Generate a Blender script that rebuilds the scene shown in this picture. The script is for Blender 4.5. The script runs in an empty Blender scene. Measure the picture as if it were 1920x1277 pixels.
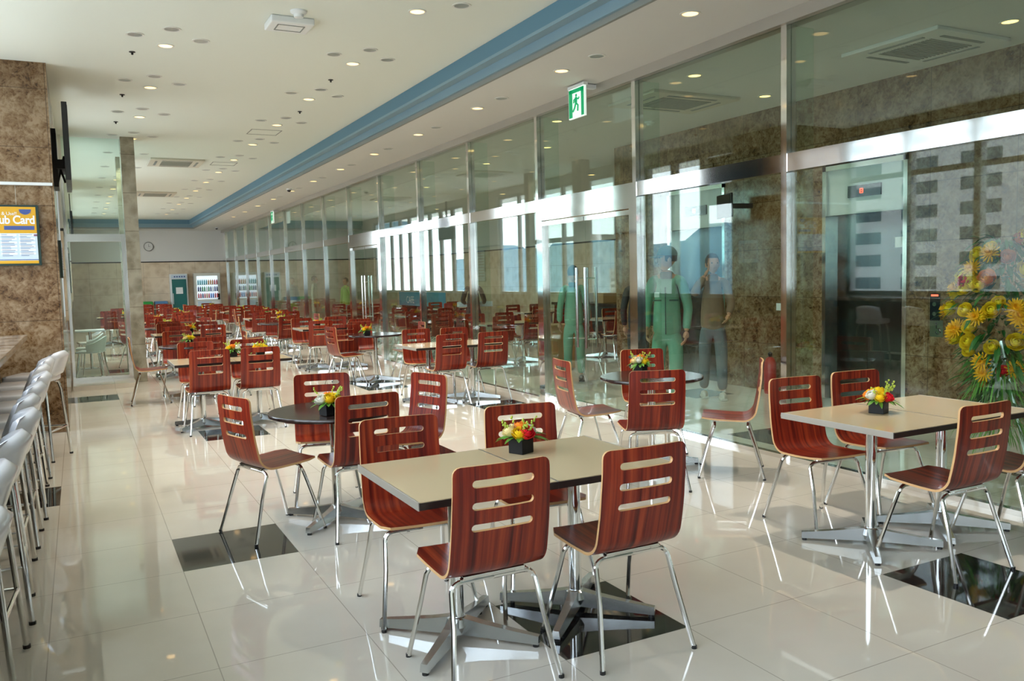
import bpy, bmesh, math, random
from mathutils import Vector, Matrix
from math import sin, cos, pi, radians, sqrt
SC = bpy.context.scene
C = SC.collection
random.seed(7)

# ---------------------------------------------------------------- camera
f_px, cx, cy, EYE = 1568.0, 960.0, 638.5, 1.55
vy = Vector((145 - cx, -(537 - cy), -f_px)).normalized()
vx = Vector((3990 - cx, -(441 - cy), -f_px))
vx = (vx - vy * vx.dot(vy)).normalized()
vz = vx.cross(vy)
cd = bpy.data.cameras.new('camera'); cam = bpy.data.objects.new('camera', cd); C.objects.link(cam)
m3 = Matrix((vx, vy, vz))
cam.matrix_world = Matrix.Translation((0, 0, EYE)) @ m3.to_4x4()
cd.sensor_width = 36; cd.lens = f_px / 1920 * 36; cd.clip_start = .05; cd.clip_end = 2000
SC.camera = cam

# ---------------------------------------------------------------- sky, daylight, exposure
w = bpy.data.worlds.new('World'); SC.world = w; w.use_nodes = True
nt = w.node_tree; nt.nodes.clear()
wo = nt.nodes.new('ShaderNodeOutputWorld'); bg = nt.nodes.new('ShaderNodeBackground')
tc = nt.nodes.new('ShaderNodeTexCoord'); sx = nt.nodes.new('ShaderNodeSeparateXYZ')
cr = nt.nodes.new('ShaderNodeValToRGB'); nz = nt.nodes.new('ShaderNodeTexNoise'); mx = nt.nodes.new('ShaderNodeMixRGB')
cr.color_ramp.elements[0].position = .0; cr.color_ramp.elements[0].color = (.80, .88, .95, 1)
cr.color_ramp.elements[1].position = .5; cr.color_ramp.elements[1].color = (.50, .70, .95, 1)
nz.inputs['Scale'].default_value = 2.5; nz.inputs['Detail'].default_value = 5
mx.inputs[2].default_value = (.95, .97, 1, 1)
nt.links.new(tc.outputs['Generated'], sx.inputs[0]); nt.links.new(sx.outputs['Z'], cr.inputs[0])
nt.links.new(tc.outputs['Generated'], nz.inputs['Vector'])
nt.links.new(cr.outputs[0], mx.inputs[1]); nt.links.new(nz.outputs['Fac'], mx.inputs[0])
nt.links.new(mx.outputs[0], bg.inputs[0]); bg.inputs[1].default_value = 5.8
nt.links.new(bg.outputs[0], wo.inputs[0])

def area(name, loc, rot, sx_, sy_, power, col=(1, 1, 1), portal=False, shape='RECTANGLE'):
    L = bpy.data.lights.new(name, 'AREA'); L.shape = shape; L.size = sx_; L.size_y = sy_
    L.energy = power; L.color = col
    if portal: L.cycles.is_portal = True
    o = bpy.data.objects.new(name, L); C.objects.link(o); o.location = loc; o.rotation_euler = rot
    return o
# portals in the window openings (guide the sky light in; they emit nothing)
area('daylight_portal', (-1.62, 1.5, 2.45), (0, -pi/2, 0), 2.7, 17.0, 1, portal=True)
area('daylight_portal', (-.34, 12.6, 2.3), (0, -pi/2, 0), 2.4, 2.4, 1, portal=True)
area('daylight_portal', (-.34, 17.75, 2.3), (0, -pi/2, 0), 2.4, 5.5, 1, portal=True)
area('daylight_portal', (-.34, 27.1, 2.3), (0, -pi/2, 0), 2.4, 8.4, 1, portal=True)

SC.view_settings.view_transform = 'Standard'; SC.view_settings.look = 'None'
SC.view_settings.exposure = 0.78; SC.view_settings.gamma = 1
SC.view_settings.use_curve_mapping = False
cyc = SC.cycles
cyc.max_bounces = 10; cyc.diffuse_bounces = 5; cyc.glossy_bounces = 6; cyc.transmission_bounces = 4
cyc.transparent_max_bounces = 24; cyc.caustics_reflective = False; cyc.caustics_refractive = False
cyc.sample_clamp_indirect = 6.0; cyc.use_denoising = True

# ---------------------------------------------------------------- materials
MATS = {}
def mat(name, col=(.8, .8, .8), rough=.5, metal=0.0, spec=.5, emit=None, es=1.0, coat=0.0):
    m = bpy.data.materials.new(name); m.use_nodes = True
    b = m.node_tree.nodes['Principled BSDF']
    b.inputs['Base Color'].default_value = (*col, 1); b.inputs['Roughness'].default_value = rough
    b.inputs['Metallic'].default_value = metal; b.inputs['Specular IOR Level'].default_value = spec
    b.inputs['Coat Weight'].default_value = coat; b.inputs['Coat Roughness'].default_value = .05
    if emit:
        b.inputs['Emission Color'].default_value = (*emit, 1); b.inputs['Emission Strength'].default_value = es
    MATS[name] = m
    return m
def nodes(m): return m.node_tree.nodes, m.node_tree.links, m.node_tree.nodes['Principled BSDF']
def ramp(N, stops):
    r = N.new('ShaderNodeValToRGB'); e = r.color_ramp.elements
    e[0].position, e[0].color = stops[0][0], (*stops[0][1], 1)
    e[1].position, e[1].color = stops[1][0], (*stops[1][1], 1)
    for p, c in stops[2:]:
        x = e.new(p); x.color = (*c, 1)
    return r
def stone(name, stops, scale, rough=.12, joint=(1.2, .6), vert=True, jw=.004, spec=.5, blk=.35):
    """polished stone: cloudy mottling, per-slab shift, thin joints (object space)"""
    m = mat(name, rough=rough, spec=spec); N, L, b = nodes(m)
    tc = N.new('ShaderNodeTexCoord'); n1 = N.new('ShaderNodeTexNoise'); n2 = N.new('ShaderNodeTexVoronoi')
    n1.inputs['Scale'].default_value = scale; n1.inputs['Detail'].default_value = 9; n1.inputs['Roughness'].default_value = .68
    n1.inputs['Distortion'].default_value = .35
    n2.inputs['Scale'].default_value = scale * 3.2
    L.new(tc.outputs['Object'], n1.inputs['Vector'])
    ad = N.new('ShaderNodeMixRGB'); ad.blend_type = 'ADD'; ad.inputs[0].default_value = .25
    L.new(tc.outputs['Object'], ad.inputs[1]); L.new(n1.outputs['Color'], ad.inputs[2]); L.new(ad.outputs[0], n2.inputs['Vector'])
    mr = N.new('ShaderNodeMath'); mr.operation = 'MULTIPLY_ADD'; mr.inputs[1].default_value = .35; mr.inputs[2].default_value = -.12
    L.new(n2.outputs['Distance'], mr.inputs[0])
    sm = N.new('ShaderNodeMath'); sm.operation = 'ADD'; L.new(n1.outputs['Fac'], sm.inputs[0]); L.new(mr.outputs[0], sm.inputs[1])
    sp = N.new('ShaderNodeSeparateXYZ'); L.new(tc.outputs['Object'], sp.inputs[0])
    sxy = N.new('ShaderNodeMath'); sxy.operation = 'ADD'; L.new(sp.outputs['X'], sxy.inputs[0]); L.new(sp.outputs['Y'], sxy.inputs[1])
    cb = N.new('ShaderNodeCombineXYZ')
    if vert: L.new(sxy.outputs[0], cb.inputs[0]); L.new(sp.outputs['Z'], cb.inputs[1])
    else: L.new(sp.outputs['X'], cb.inputs[0]); L.new(sp.outputs['Y'], cb.inputs[1])
    br = N.new('ShaderNodeTexBrick'); br.offset = 0; br.squash = 1
    br.inputs['Scale'].default_value = 1; br.inputs['Brick Width'].default_value = joint[0]; br.inputs['Row Height'].default_value = joint[1]
    br.inputs['Mortar Size'].default_value = jw; br.inputs['Color1'].default_value = (0, 0, 0, 1); br.inputs['Color2'].default_value = (1, 1, 1, 1)
    br.inputs['Mortar'].default_value = (.5, .5, .5, 1); br.inputs['Bias'].default_value = 0
    L.new(cb.outputs[0], br.inputs['Vector'])
    ms = N.new('ShaderNodeMath'); ms.operation = 'MULTIPLY_ADD'; ms.inputs[1].default_value = blk * .3; L.new(br.outputs['Color'], ms.inputs[0]); L.new(sm.outputs[0], ms.inputs[2])
    r = ramp(N, stops); L.new(ms.outputs[0], r.inputs[0])
    dk = N.new('ShaderNodeMixRGB'); dk.blend_type = 'MULTIPLY'; dk.inputs[2].default_value = (.45, .42, .4, 1)
    L.new(r.outputs[0], dk.inputs[1]); L.new(br.outputs['Fac'], dk.inputs[0]); L.new(dk.outputs[0], b.inputs['Base Color'])
    return m
M_marble = stone('brown_marble', [(.34, (.028, .012, .004)), (.46, (.115, .055, .018)), (.60, (.20, .118, .055)), (.82, (.32, .22, .13))], 7.5, joint=(.9, .6))
M_beige = stone('beige_stone', [(.3, (.50, .37, .25)), (.5, (.66, .52, .37)), (.7, (.78, .65, .49))], 1.3, rough=.25, joint=(.9, .6), jw=.003)
M_ctop = stone('counter_marble', [(.3, (.07, .05, .035)), (.5, (.2, .15, .11)), (.75, (.5, .42, .34))], 3.0, rough=.1, joint=(3, 3), vert=False)
# floor tiles
M_floor = mat('cream_polished_tile', (.74, .69, .60), .03, spec=.85)
N, L, b = nodes(M_floor)
tc = N.new('ShaderNodeTexCoord'); sp = N.new('ShaderNodeSeparateXYZ'); L.new(tc.outputs['Object'], sp.inputs[0])
def line(axis, off, pitch, wid=.0022):
    a = N.new('ShaderNodeMath'); a.operation = 'SUBTRACT'; a.inputs[1].default_value = off; L.new(sp.outputs[axis], a.inputs[0])
    p = N.new('ShaderNodeMath'); p.operation = 'PINGPONG'; p.inputs[1].default_value = pitch / 2; L.new(a.outputs[0], p.inputs[0])
    c = N.new('ShaderNodeMath'); c.operation = 'LESS_THAN'; c.inputs[1].default_value = wid; L.new(p.outputs[0], c.inputs[0])
    return c
la, lb = line('X', .42, .62), line('Y', 2.81, .645)
mx_ = N.new('ShaderNodeMath'); mx_.operation = 'MAXIMUM'; L.new(la.outputs[0], mx_.inputs[0]); L.new(lb.outputs[0], mx_.inputs[1])
nn = N.new('ShaderNodeTexNoise'); nn.inputs['Scale'].default_value = 1.4; nn.inputs['Detail'].default_value = 6; L.new(tc.outputs['Object'], nn.inputs['Vector'])
r = ramp(N, [(.3, (.65, .595, .51)), (.7, (.73, .68, .60))]); L.new(nn.outputs['Fac'], r.inputs[0])
mm = N.new('ShaderNodeMixRGB'); mm.inputs[2].default_value = (.42, .38, .32, 1); L.new(mx_.outputs[0], mm.inputs[0]); L.new(r.outputs[0], mm.inputs[1]); L.new(mm.outputs[0], b.inputs['Base Color'])
M_blacktile = mat('black_polished_tile', (.012, .012, .012), .04, spec=.7)
M_ceil = mat('white_ceiling_paint', (.76, .785, .71), .8)
M_soff = mat('grey_white_soffit_paint', (.70, .69, .66), .75)
M_blue = mat('blue_cove_paint', (.11, .225, .30), .7)
M_blue2 = mat('pale_blue_cove_paint', (.22, .33, .39), .7)
M_grey = mat('grey_lip_paint', (.26, .27, .25), .7)
M_wall = mat('off_white_wall_paint', (.74, .73, .70), .7)
M_band = mat('dark_bronze_band', (.02, .015, .012), .4)
M_black = mat('black_plastic', (.012, .012, .013), .35)
M_blackm = mat('matt_black_panel', (.018, .016, .015), .6)
M_chrome = mat('chrome', (.82, .83, .82), .07, 1.0)
M_steel = mat('polished_steel_panel', (.80, .79, .76), .10, 1.0)
M_tube = mat('chromed_tube', (.78, .77, .74), .14, 1.0)
M_cast = mat('cast_aluminium', (.66, .69, .70), .24, 1.0)
M_edge = mat('light_plywood_edge', (.62, .36, .16), .4)
M_lam = mat('cream_laminate', (.64, .49, .30), .12, spec=.5)
M_lamedge = mat('dark_table_edge', (.022, .014, .012), .3)
M_dark = mat('dark_espresso_top', (.035, .022, .018), .16)
M_white = mat('white_plastic', (.78, .79, .78), .35)
M_wrap = mat('grey_white_vinyl_in_clear_wrap', (.72, .71, .75), .28, coat=.6)
M_frame = mat('pale_grey_window_frame', (.42, .44, .43), .45)
M_header = mat('beige_steel_header', (.50, .46, .40), .35, .6)
M_elev = mat('dark_steel_elevator_door', (.10, .11, .11), .12, 1.0)
M_elevh = mat('white_elevator_header', (.72, .80, .78), .3)
M_lampW = mat('warm_lamp_glow', (1, .9, .7), .5, emit=(1, .60, .20), es=1.8)
M_ringw = mat('white_lamp_ring', (.72, .71, .66), .4)
M_green = mat('exit_sign_green', (0, .32, .12), .4, emit=(.0, .30, .11), es=.35)
M_signw = mat('exit_sign_white', (.9, .95, .92), .4, emit=(.85, 1, .9), es=.35)
M_red = mat('red_led', (1, .1, .05), .4, emit=(1, .12, .06), es=1.2)
M_led = mat('display_black', (.01, .015, .018), .15)
M_leaf = mat('fresh_leaf_green', (.10, .26, .03), .5)
M_leafd = mat('dark_leaf_green', (.025, .12, .02), .5)
M_leafy = mat('yellow_green_sprig', (.38, .48, .04), .5)
PET = {'yellow': mat('yellow_petal', (.85, .58, .02), .85, spec=.1), 'red': mat('red_petal', (.70, .02, .03), .85, spec=.1), 'white': mat('white_petal', (.78, .76, .66), .85, spec=.1),
       'orange': mat('orange_petal', (.85, .25, .03), .85, spec=.1), 'cream': mat('cream_petal', (.85, .72, .36), .85, spec=.1), 'rust': mat('rust_petal', (.62, .12, .02), .85, spec=.1), 'gold': mat('gold_petal', (.88, .44, .02), .85, spec=.1)}
M_foil = mat('silver_foil', (.7, .75, .72), .3, .7)
# red wood veneer with a long grain
M_wood = mat('red_mahogany_veneer', (.3, .05, .02), .3, spec=.35, coat=.12)
N, L, b = nodes(M_wood)
uv = N.new('ShaderNodeUVMap'); mp = N.new('ShaderNodeMapping'); mp.inputs['Scale'].default_value = (44, .9, 1)
oi = N.new('ShaderNodeObjectInfo'); vm = N.new('ShaderNodeVectorMath'); vm.operation = 'ADD'
L.new(uv.outputs[0], mp.inputs[0]); L.new(mp.outputs[0], vm.inputs[0])
ml = N.new('ShaderNodeMath'); ml.operation = 'MULTIPLY'; ml.inputs[1].default_value = 40; L.new(oi.outputs['Random'], ml.inputs[0]); L.new(ml.outputs[0], vm.inputs[1])
n1 = N.new('ShaderNodeTexNoise'); n1.inputs['Scale'].default_value = 1; n1.inputs['Detail'].default_value = 6; n1.inputs['Roughness'].default_value = .6; L.new(vm.outputs[0], n1.inputs['Vector'])
r = ramp(N, [(.32, (.060, .004, .003)), (.45, (.15, .012, .006)), (.57, (.25, .028, .009)), (.72, (.37, .060, .016))]); L.new(n1.outputs['Fac'], r.inputs[0]); L.new(r.outputs[0], b.inputs['Base Color'])

def glassmat(name, tint, ior=1.5, gloss=(1, 1, 1)):
    m = bpy.data.materials.new(name); m.use_nodes = True; N = m.node_tree.nodes; L = m.node_tree.links; N.clear()
    o = N.new('ShaderNodeOutputMaterial'); t = N.new('ShaderNodeBsdfTransparent'); g = N.new('ShaderNodeBsdfGlossy'); x = N.new('ShaderNodeMixShader'); fr = N.new('ShaderNodeFresnel')
    t.inputs[0].default_value = (*tint, 1); g.inputs[0].default_value = (*gloss, 1); g.inputs['Roughness'].default_value = .0; fr.inputs[0].default_value = ior
    # inner surfaces are entered from behind: use one Fresnel for both sides
    ge = N.new('ShaderNodeNewGeometry'); mi = N.new('ShaderNodeMath'); mi.operation = 'MULTIPLY_ADD'
    mi.inputs[1].default_value = (1 / ior) - ior; mi.inputs[2].default_value = ior
    L.new(ge.outputs['Backfacing'], mi.inputs[0]); 
    fr2 = N.new('ShaderNodeFresnel'); 
    inv = N.new('ShaderNodeMath'); inv.operation = 'MULTIPLY_ADD'; inv.inputs[1].default_value = (1 / ior) - ior; inv.inputs[2].default_value = ior
    L.new(ge.outputs['Backfacing'], inv.inputs[0])
    L.new(fr.outputs[0], x.inputs[0]); L.new(t.outputs[0], x.inputs[1]); L.new(g.outputs[0], x.inputs[2]); L.new(x.outputs[0], o.inputs[0])
    N.remove(fr2); N.remove(inv); L.new(mi.outputs[0], fr.inputs[0])
    MATS[name] = m; return m
M_glass = glassmat('green_tinted_glass', (.89, .965, .93), 1.49)
M_clear = glassmat('clear_window_glass', (.97, .99, .99), 1.45)

# ---------------------------------------------------------------- mesh helpers
class B:
    def __init__(s): s.bm = bmesh.new(); s.mi = 0
    def m(s, i): s.mi = i; return s
    def _f(s, vs):
        try: f = s.bm.faces.new(vs); f.material_index = s.mi; return f
        except ValueError: return None
    def box(s, x0, x1, y0, y1, z0, z1, M=None, bev=0):
        v = [s.bm.verts.new((x, y, z)) for z in (z0, z1) for y in (y0, y1) for x in (x0, x1)]
        fs = [s._f([v[i] for i in q]) for q in ((0, 2, 3, 1), (4, 5, 7, 6), (0, 1, 5, 4), (2, 6, 7, 3), (1, 3, 7, 5), (0, 4, 6, 2))]
        if bev:
            es = {e for f in fs for e in f.edges}
            r = bmesh.ops.bevel(s.bm, geom=list(es), offset=bev, segments=3, affect='EDGES', profile=.6)
            for f in r['faces']: f.material_index = s.mi
            v = list({q for f in r['faces'] for q in f.verts} | {q for q in v if q.is_valid})
        if M: bmesh.ops.transform(s.bm, matrix=M, verts=[q for q in v if q.is_valid])
        return s
    def ring(s, c, ax, r, n, up=None):
        ax = Vector(ax).normalized(); u = ax.orthogonal().normalized() if up is None else up; w_ = ax.cross(u)
        return [s.bm.verts.new(Vector(c) + (u * cos(2 * pi * k / n) + w_ * sin(2 * pi * k / n)) * r) for k in range(n)]
    def tube(s, pts, r, n=8, cap=True):
        pts = [Vector(p) for p in pts]; rs = r if isinstance(r, (list, tuple)) else [r] * len(pts)
        up = None; prev = None; rings = []
        for i, p in enumerate(pts):
            d = (pts[min(i + 1, len(pts) - 1)] - pts[max(i - 1, 0)]).normalized()
            if up is None: up = d.orthogonal().normalized()
            else: up = (up - d * up.dot(d)).normalized()
            w_ = d.cross(up)
            rings.append([s.bm.verts.new(p + (up * cos(2 * pi * k / n) + w_ * sin(2 * pi * k / n)) * rs[i]) for k in range(n)])
        for a, b_ in zip(rings, rings[1:]):
            for k in range(n): s._f([a[k], a[(k + 1) % n], b_[(k + 1) % n], b_[k]])
        if cap: s._f(rings[0][::-1]); s._f(rings[-1])
        return s
    def lathe(s, prof, n=24, c=(0, 0, 0), cap=True):
        rings = []
        for r, z in prof: rings.append([s.bm.verts.new((c[0] + r * cos(2 * pi * k / n), c[1] + r * sin(2 * pi * k / n), c[2] + z)) for k in range(n)])
        for a, b_ in zip(rings, rings[1:]):
            for k in range(n): s._f([a[k], a[(k + 1) % n], b_[(k + 1) % n], b_[k]])
        if cap: s._f(rings[0][::-1]); s._f(rings[-1])
        return s
    def prism(s, poly, a, b_, axis='z'):
        def P(u, v, t): return (u, v, t) if axis == 'z' else ((t, u, v) if axis == 'x' else (u, t, v))
        A = [s.bm.verts.new(P(u, v, a)) for u, v in poly]; Bv = [s.bm.verts.new(P(u, v, b_)) for u, v in poly]
        n = len(poly); s._f(A[::-1]); s._f(Bv)
        for k in range(n): s._f([A[k], A[(k + 1) % n], Bv[(k + 1) % n], Bv[k]])
        return s
    def ball(s, c, r, seg=10, rg=7, M=None):
        r = (r, r, r) if not isinstance(r, (tuple, list)) else r
        mt = Matrix.Translation(c) @ (M or Matrix()) @ Matrix.Diagonal((*r, 1))
        x = bmesh.ops.create_uvsphere(s.bm, u_segments=seg, v_segments=rg, radius=1, matrix=mt)
        for f in {f for v in x['verts'] for f in v.link_faces}: f.material_index = s.mi
        return s
    def xf(s, M): bmesh.ops.transform(s.bm, matrix=M, verts=s.bm.verts[:]); return s
    def mesh(s, name, mats, smooth=False, ang=35):
        bmesh.ops.recalc_face_normals(s.bm, faces=s.bm.faces[:])
        me = bpy.data.meshes.new(name); s.bm.to_mesh(me); s.bm.free()
        for q in (mats if isinstance(mats, (list, tuple)) else [mats]): me.materials.append(q)
        if smooth:
            for p in me.polygons: p.use_smooth = True
            try: me.set_sharp_from_angle(angle=radians(ang))
            except Exception: pass
        return me
    def build(s, name, mats, parent=None, loc=None, smooth=False, ang=35):
        return link(name, s.mesh(name, mats, smooth, ang), parent, loc)
def link(name, me, parent=None, loc=None):
    o = bpy.data.objects.new(name, me); C.objects.link(o)
    if parent: o.parent = parent
    if loc: o.location = loc
    return o
def tag(o, label, cat, group=None, kind=None):
    if label: o['label'] = label
    if cat: o['category'] = cat
    if group: o['group'] = group
    if kind: o['kind'] = kind
    return o
def thing(name, label, cat, loc=(0, 0, 0), rz=0, group=None):
    o = bpy.data.objects.new(name, None); o.empty_display_size = .1; C.objects.link(o)
    o.location = loc; o.rotation_euler = (0, 0, rz); return tag(o, label, cat, group)
def struct(name, bld, mats, **k):
    o = bld.build(name, mats, **k); o['kind'] = 'structure'; return o
def sempty(name, loc=(0, 0, 0)):
    o = bpy.data.objects.new(name, None); C.objects.link(o); o.location = loc; o['kind'] = 'structure'; return o
def dup(root, loc, rz, label, group=None, parts=None):
    r_ = root.copy(); C.objects.link(r_); r_.location = loc; r_.rotation_euler = (0, 0, rz); r_['label'] = label
    if group: r_['group'] = group
    for ch in root.children:
        c = ch.copy(); C.objects.link(c); c.parent = r_
        for g in ch.children:
            d = g.copy(); C.objects.link(d); d.parent = c
    return r_
def bake(o):
    """turn modifiers into a plain mesh"""
    dg = bpy.context.evaluated_depsgraph_get(); dg.update()
    me = bpy.data.meshes.new_from_object(o.evaluated_get(dg)); o.modifiers.clear(); o.data = me
    return o

# ---------------------------------------------------------------- the shell
GX = 5.068; ZC = 3.87; ZS = 3.55; YB = 33.8; YF = -6.0; YC = 32.7; WX = 7.8
PX, PY = .62, .645
black_cells = {(2, 0), (0, 3), (-2, 6), (1, 9), (-1, 15), (5, 13), (5, 14), (5, -1), (8, 4), (6, 9), (3, 6), (-4, 9), (2, 18), (0, 21), (5, 20), (3, 24), (0, 27), (5, 28), (10, 8), (9, 1)}
bl = B()
i0, i1, j0, j1 = -4, 20, -14, 49
for i in range(i0, i1):
    for j in range(j0, j1):
        x0, x1 = .42 - PX + (i) * PX + PX, 0, 
        x0 = .42 + i * PX; y0 = 2.81 + j * PY
        bl.m(1 if (i, j) in black_cells else 0)
        v = [bl.bm.verts.new(p) for p in ((x0, y0, 0), (x0 + PX, y0, 0), (x0 + PX, y0 + PY, 0), (x0, y0 + PY, 0))]
        bl._f(v)
bmesh.ops.remove_doubles(bl.bm, verts=bl.bm.verts[:], dist=.001)
struct('floor', bl, [M_floor, M_blacktile])
CX = 3.76
struct('ceiling', B().box(-2.2, CX, YF, YC, ZC, ZC + .1), M_ceil)
struct('ceiling_soffit', B().box(CX + .16, 14, YF, YB, ZS, ZS + .1).box(-2.2, CX + .16, YC + .16, YB, ZS, ZS + .1), M_soff)
# stepped cove: blue face, pale ledge, grey lip
struct('trim_cove_blue', B().box(CX, CX + .03, YF, YC, ZS + .17, ZC + .06).box(-2.2, CX, YC, YC + .03, ZS + .17, ZC + .06), M_blue)
struct('trim_cove_pale', B().box(CX, CX + .10, YF, YC + .10, ZS + .14, ZS + .17).box(-2.2, CX, YC + .03, YC + .10, ZS + .14, ZS + .17)
       .box(CX + .10, CX + .13, YF, YC + .10, ZS + .05, ZS + .17).box(-2.2, CX + .1, YC + .10, YC + .13, ZS + .05, ZS + .17), M_blue2)
struct('trim_cove_lip', B().box(CX + .13, CX + .16, YF, YC + .16, ZS - .0, ZS + .08).box(-2.2, CX + .13, YC + .13, YC + .16, ZS, ZS + .08), M_grey)
# back wall: stone below, painted above, dark band
struct('wall_back_lower', B().box(-.4, GX + .1, YB, YB + .2, 0, 2.36), M_beige)
struct('wall_back_upper', B().box(-.4, GX + .1, YB, YB + .2, 2.40, ZS), M_wall)
struct('trim_back_band', B().box(-.4, GX, YB - .01, YB + .1, 2.36, 2.40), M_band)
struct('wall_front', B().box(-2.2, 14, YF - .2, YF, 0, ZC + .1), M_wall)
# left side, near bay: marble sill wall and lintel round the long window
struct('wall_left_sill', B().box(-1.75, -1.5, YF, 10.08, 0, 1.08), M_marble)
struct('wall_left_lintel', B().box(-1.75, -1.5, YF, 10.08, 3.72, ZC), M_marble)
struct('wall_left_pillar', B().box(-1.75, -.16, 10.08, 11.35, 0, ZC), M_marble)
LX = -.30
def leftwall(y0, y1, tag_):
    struct('wall_left_' + tag_, B().box(LX, -.16, y0, y1, 0, 2.36).box(LX, -.16, y0, y1, 2.40, ZC), [M_beige])
    struct('trim_left_' + tag_, B().box(LX, -.15, y0, y1, 2.36, 2.40), M_band)
struct('wall_left_far_sill', B().box(LX, -.16, 11.35, YB, 0, 1.05), M_marble)
struct('wall_left_far_lintel', B().box(LX, -.16, 11.35, YB, 3.68, ZC), M_wall)
for n_, (a, b_) in zip(('pier_one', 'pier_two', 'pier_three'), ((13.9, 15.0), (20.6, 22.9), (31.4, 33.8))):
    struct('wall_left_' + n_, B().box(LX - .01, -.14, a, b_, 1.05, 2.36), M_beige)
    struct('wall_left_' + n_ + '_top', B().box(LX - .01, -.14, a, b_, 2.40, 3.68), M_wall)
    struct('trim_left_' + n_ + '_band', B().box(LX, -.13, a, b_, 2.36, 2.40), M_band)
# ceiling closure above the recess beyond the left wall
def window(n, x, y0, y1, z0, z1, step, mull=.11, transom=None, dp=.065):
    e = sempty('window_%d' % n)
    fr = B(); k = max(1, round((y1 - y0) / step)); st = (y1 - y0) / k
    for i in range(k + 1): fr.box(x - dp, x + dp, y0 + i * st - mull / 2, y0 + i * st + mull / 2, z0, z1)
    fr.box(x - .05, x + .06, y0, y1, z0, z0 + .07).box(x - .05, x + .06, y0, y1, z1 - .07, z1)
    if transom: fr.box(x - .04, x + .05, y0, y1, transom - .04, transom + .04)
    fr.build('window_frame', M_frame, e)
    B().box(x - .006, x + .006, y0, y1, z0 + .05, z1 - .05).build('pane', M_clear, e)
window(1, -1.62, YF, 10.08, 1.08, 3.72, 1.15, transom=3.0)
window(2, -.24, 11.35, 13.9, 1.05, 3.68, 1.0)
window(3, -.24, 15.0, 20.6, 1.05, 3.68, 1.1, dp=.035)
window(4, -.24, 22.9, 31.4, 1.05, 3.68, .95, mull=.24, dp=.03)

# ---------------------------------------------------------------- glass partition on the right
YM = [4.955 + 2.005 * k for k in range(-4, 15)]
struct('trim_glass_header', B().box(GX - .07, GX + .10, YF, YB, 3.455, ZS), M_header)
struct('trim_glass_rail', B().box(GX - .045, GX + .045, YF, YB, 2.315, 2.455), M_chrome)
struct('trim_glass_floor_channel', B().box(GX - .03, GX + .03, YF, YB, 0, .035), M_steel)
door_bays = {7.0: 1, 15.0: 2}
n_w = 5
for k, y in enumerate(YM):
    struct('trim_mullion', B().box(GX - .05, GX + .05, y - .03, y + .03, 0, 3.455), M_chrome)
    struct('trim_glass_fin', B().box(GX + .05, GX + .27, y - .006, y + .006, .0, 3.455), M_glass)
    if k + 1 == len(YM): break
    y1 = YM[k + 1]; e = sempty('window_%d' % n_w); n_w += 1
    B().box(GX - .006, GX + .006, y + .03, y1 - .03, 2.455, 3.455).build('upper_pane', M_glass, e)
    isdoor = k in (5, 9)
    if not isdoor:
        B().box(GX - .006, GX + .006, y + .03, y1 - .03, .035, 2.315).build('lower_pane', M_glass, e)
    else:
        d = sempty('door_%d' % (1 if k == 5 else 2))
        a, b_ = y + .03, y1 - .03; mid = (a + b_) / 2
        B().box(GX - .05, GX + .05, a, b_, 2.20, 2.315).box(GX - .05, GX + .05, a, a + .07, 0, 2.2).box(GX - .05, GX + .05, b_ - .07, b_, 0, 2.2).build('door_frame', M_chrome, d)
        for (p, q, hy) in ((a + .07, mid - .006, mid - .09), (mid + .006, b_ - .07, mid + .09)):
            lf = B().box(GX - .006, GX + .006, p, q, .05, 2.18).build('door_leaf', M_glass, d)
            B().box(GX - .02, GX + .02, p, q, 2.14, 2.19).box(GX - .02, GX + .02, p, q, .02, .09).build('leaf_rail', M_chrome, lf)
            for sx_ in (-.07, .07):
                B().tube([(GX + sx_, hy, .72), (GX + sx_, hy, 1.62)], .016, 10).tube([(GX, hy, .82), (GX + sx_, hy, .82)], .008, 6).tube([(GX, hy, 1.5), (GX + sx_, hy, 1.5)], .008, 6).build('handle', M_tube, lf, smooth=True)

# ---------------------------------------------------------------- lift lobby behind the glass
lifts = [(5.95, 7.08), (8.75, 9.98), (2.5, 3.6)]
segs = [(YF, 2.5), (3.6, 5.95), (7.08, 8.75), (9.98, 11.35)]
wl = B()
for a, b_ in segs: wl.box(WX, WX + .25, a, b_, 0, ZS)
for a, b_ in lifts: wl.box(WX, WX + .25, a, b_, 2.72, ZS)
struct('wall_lobby', wl, M_marble)
for q, (a, b_) in enumerate(lifts):
    d = sempty('door_%d' % (q + 3))
    B().box(WX - .02, WX + .2, a, a + .05, 0, 2.72).box(WX - .02, WX + .2, b_ - .05, b_, 0, 2.72).box(WX - .02, WX + .2, a, b_, 2.66, 2.72).build('door_frame', M_steel, d)
    B().box(WX + .02, WX + .2, a + .05, b_ - .05, 2.15, 2.66).build('header_panel', M_elevh, d)
    mid = (a + b_) / 2
    B().box(WX + .0, WX + .03, mid - .22, mid + .22, 2.33, 2.46).build('floor_display', M_led, d)
    # the digit 8
    g = B(); x = WX - .006; s_ = .018
    for dy in (-s_, s_): g.box(x, x + .006, mid + .03 + dy - .006, mid + .03 + dy + .006, 2.372, 2.418)
    for z in (2.372, 2.395, 2.418): g.box(x, x + .006, mid + .03 - s_, mid + .03 + s_, z - .005, z + .005)
    g.build('floor_number', M_red, d)
    B().box(WX + .08, WX + .11, a + .05, mid - .003, 0, 2.15).build('door_leaf', M_elev, d)
    B().box(WX + .08, WX + .11, mid + .003, b_ - .05, 0, 2.15).build('door_leaf', M_elev, d)
struct('wall_lobby_end', B().box(12.0, 12.2, 11.0, YB, 0, 2.36).box(5.2, 12.2, YB - .1, YB, 0, 2.36), M_beige)
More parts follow.
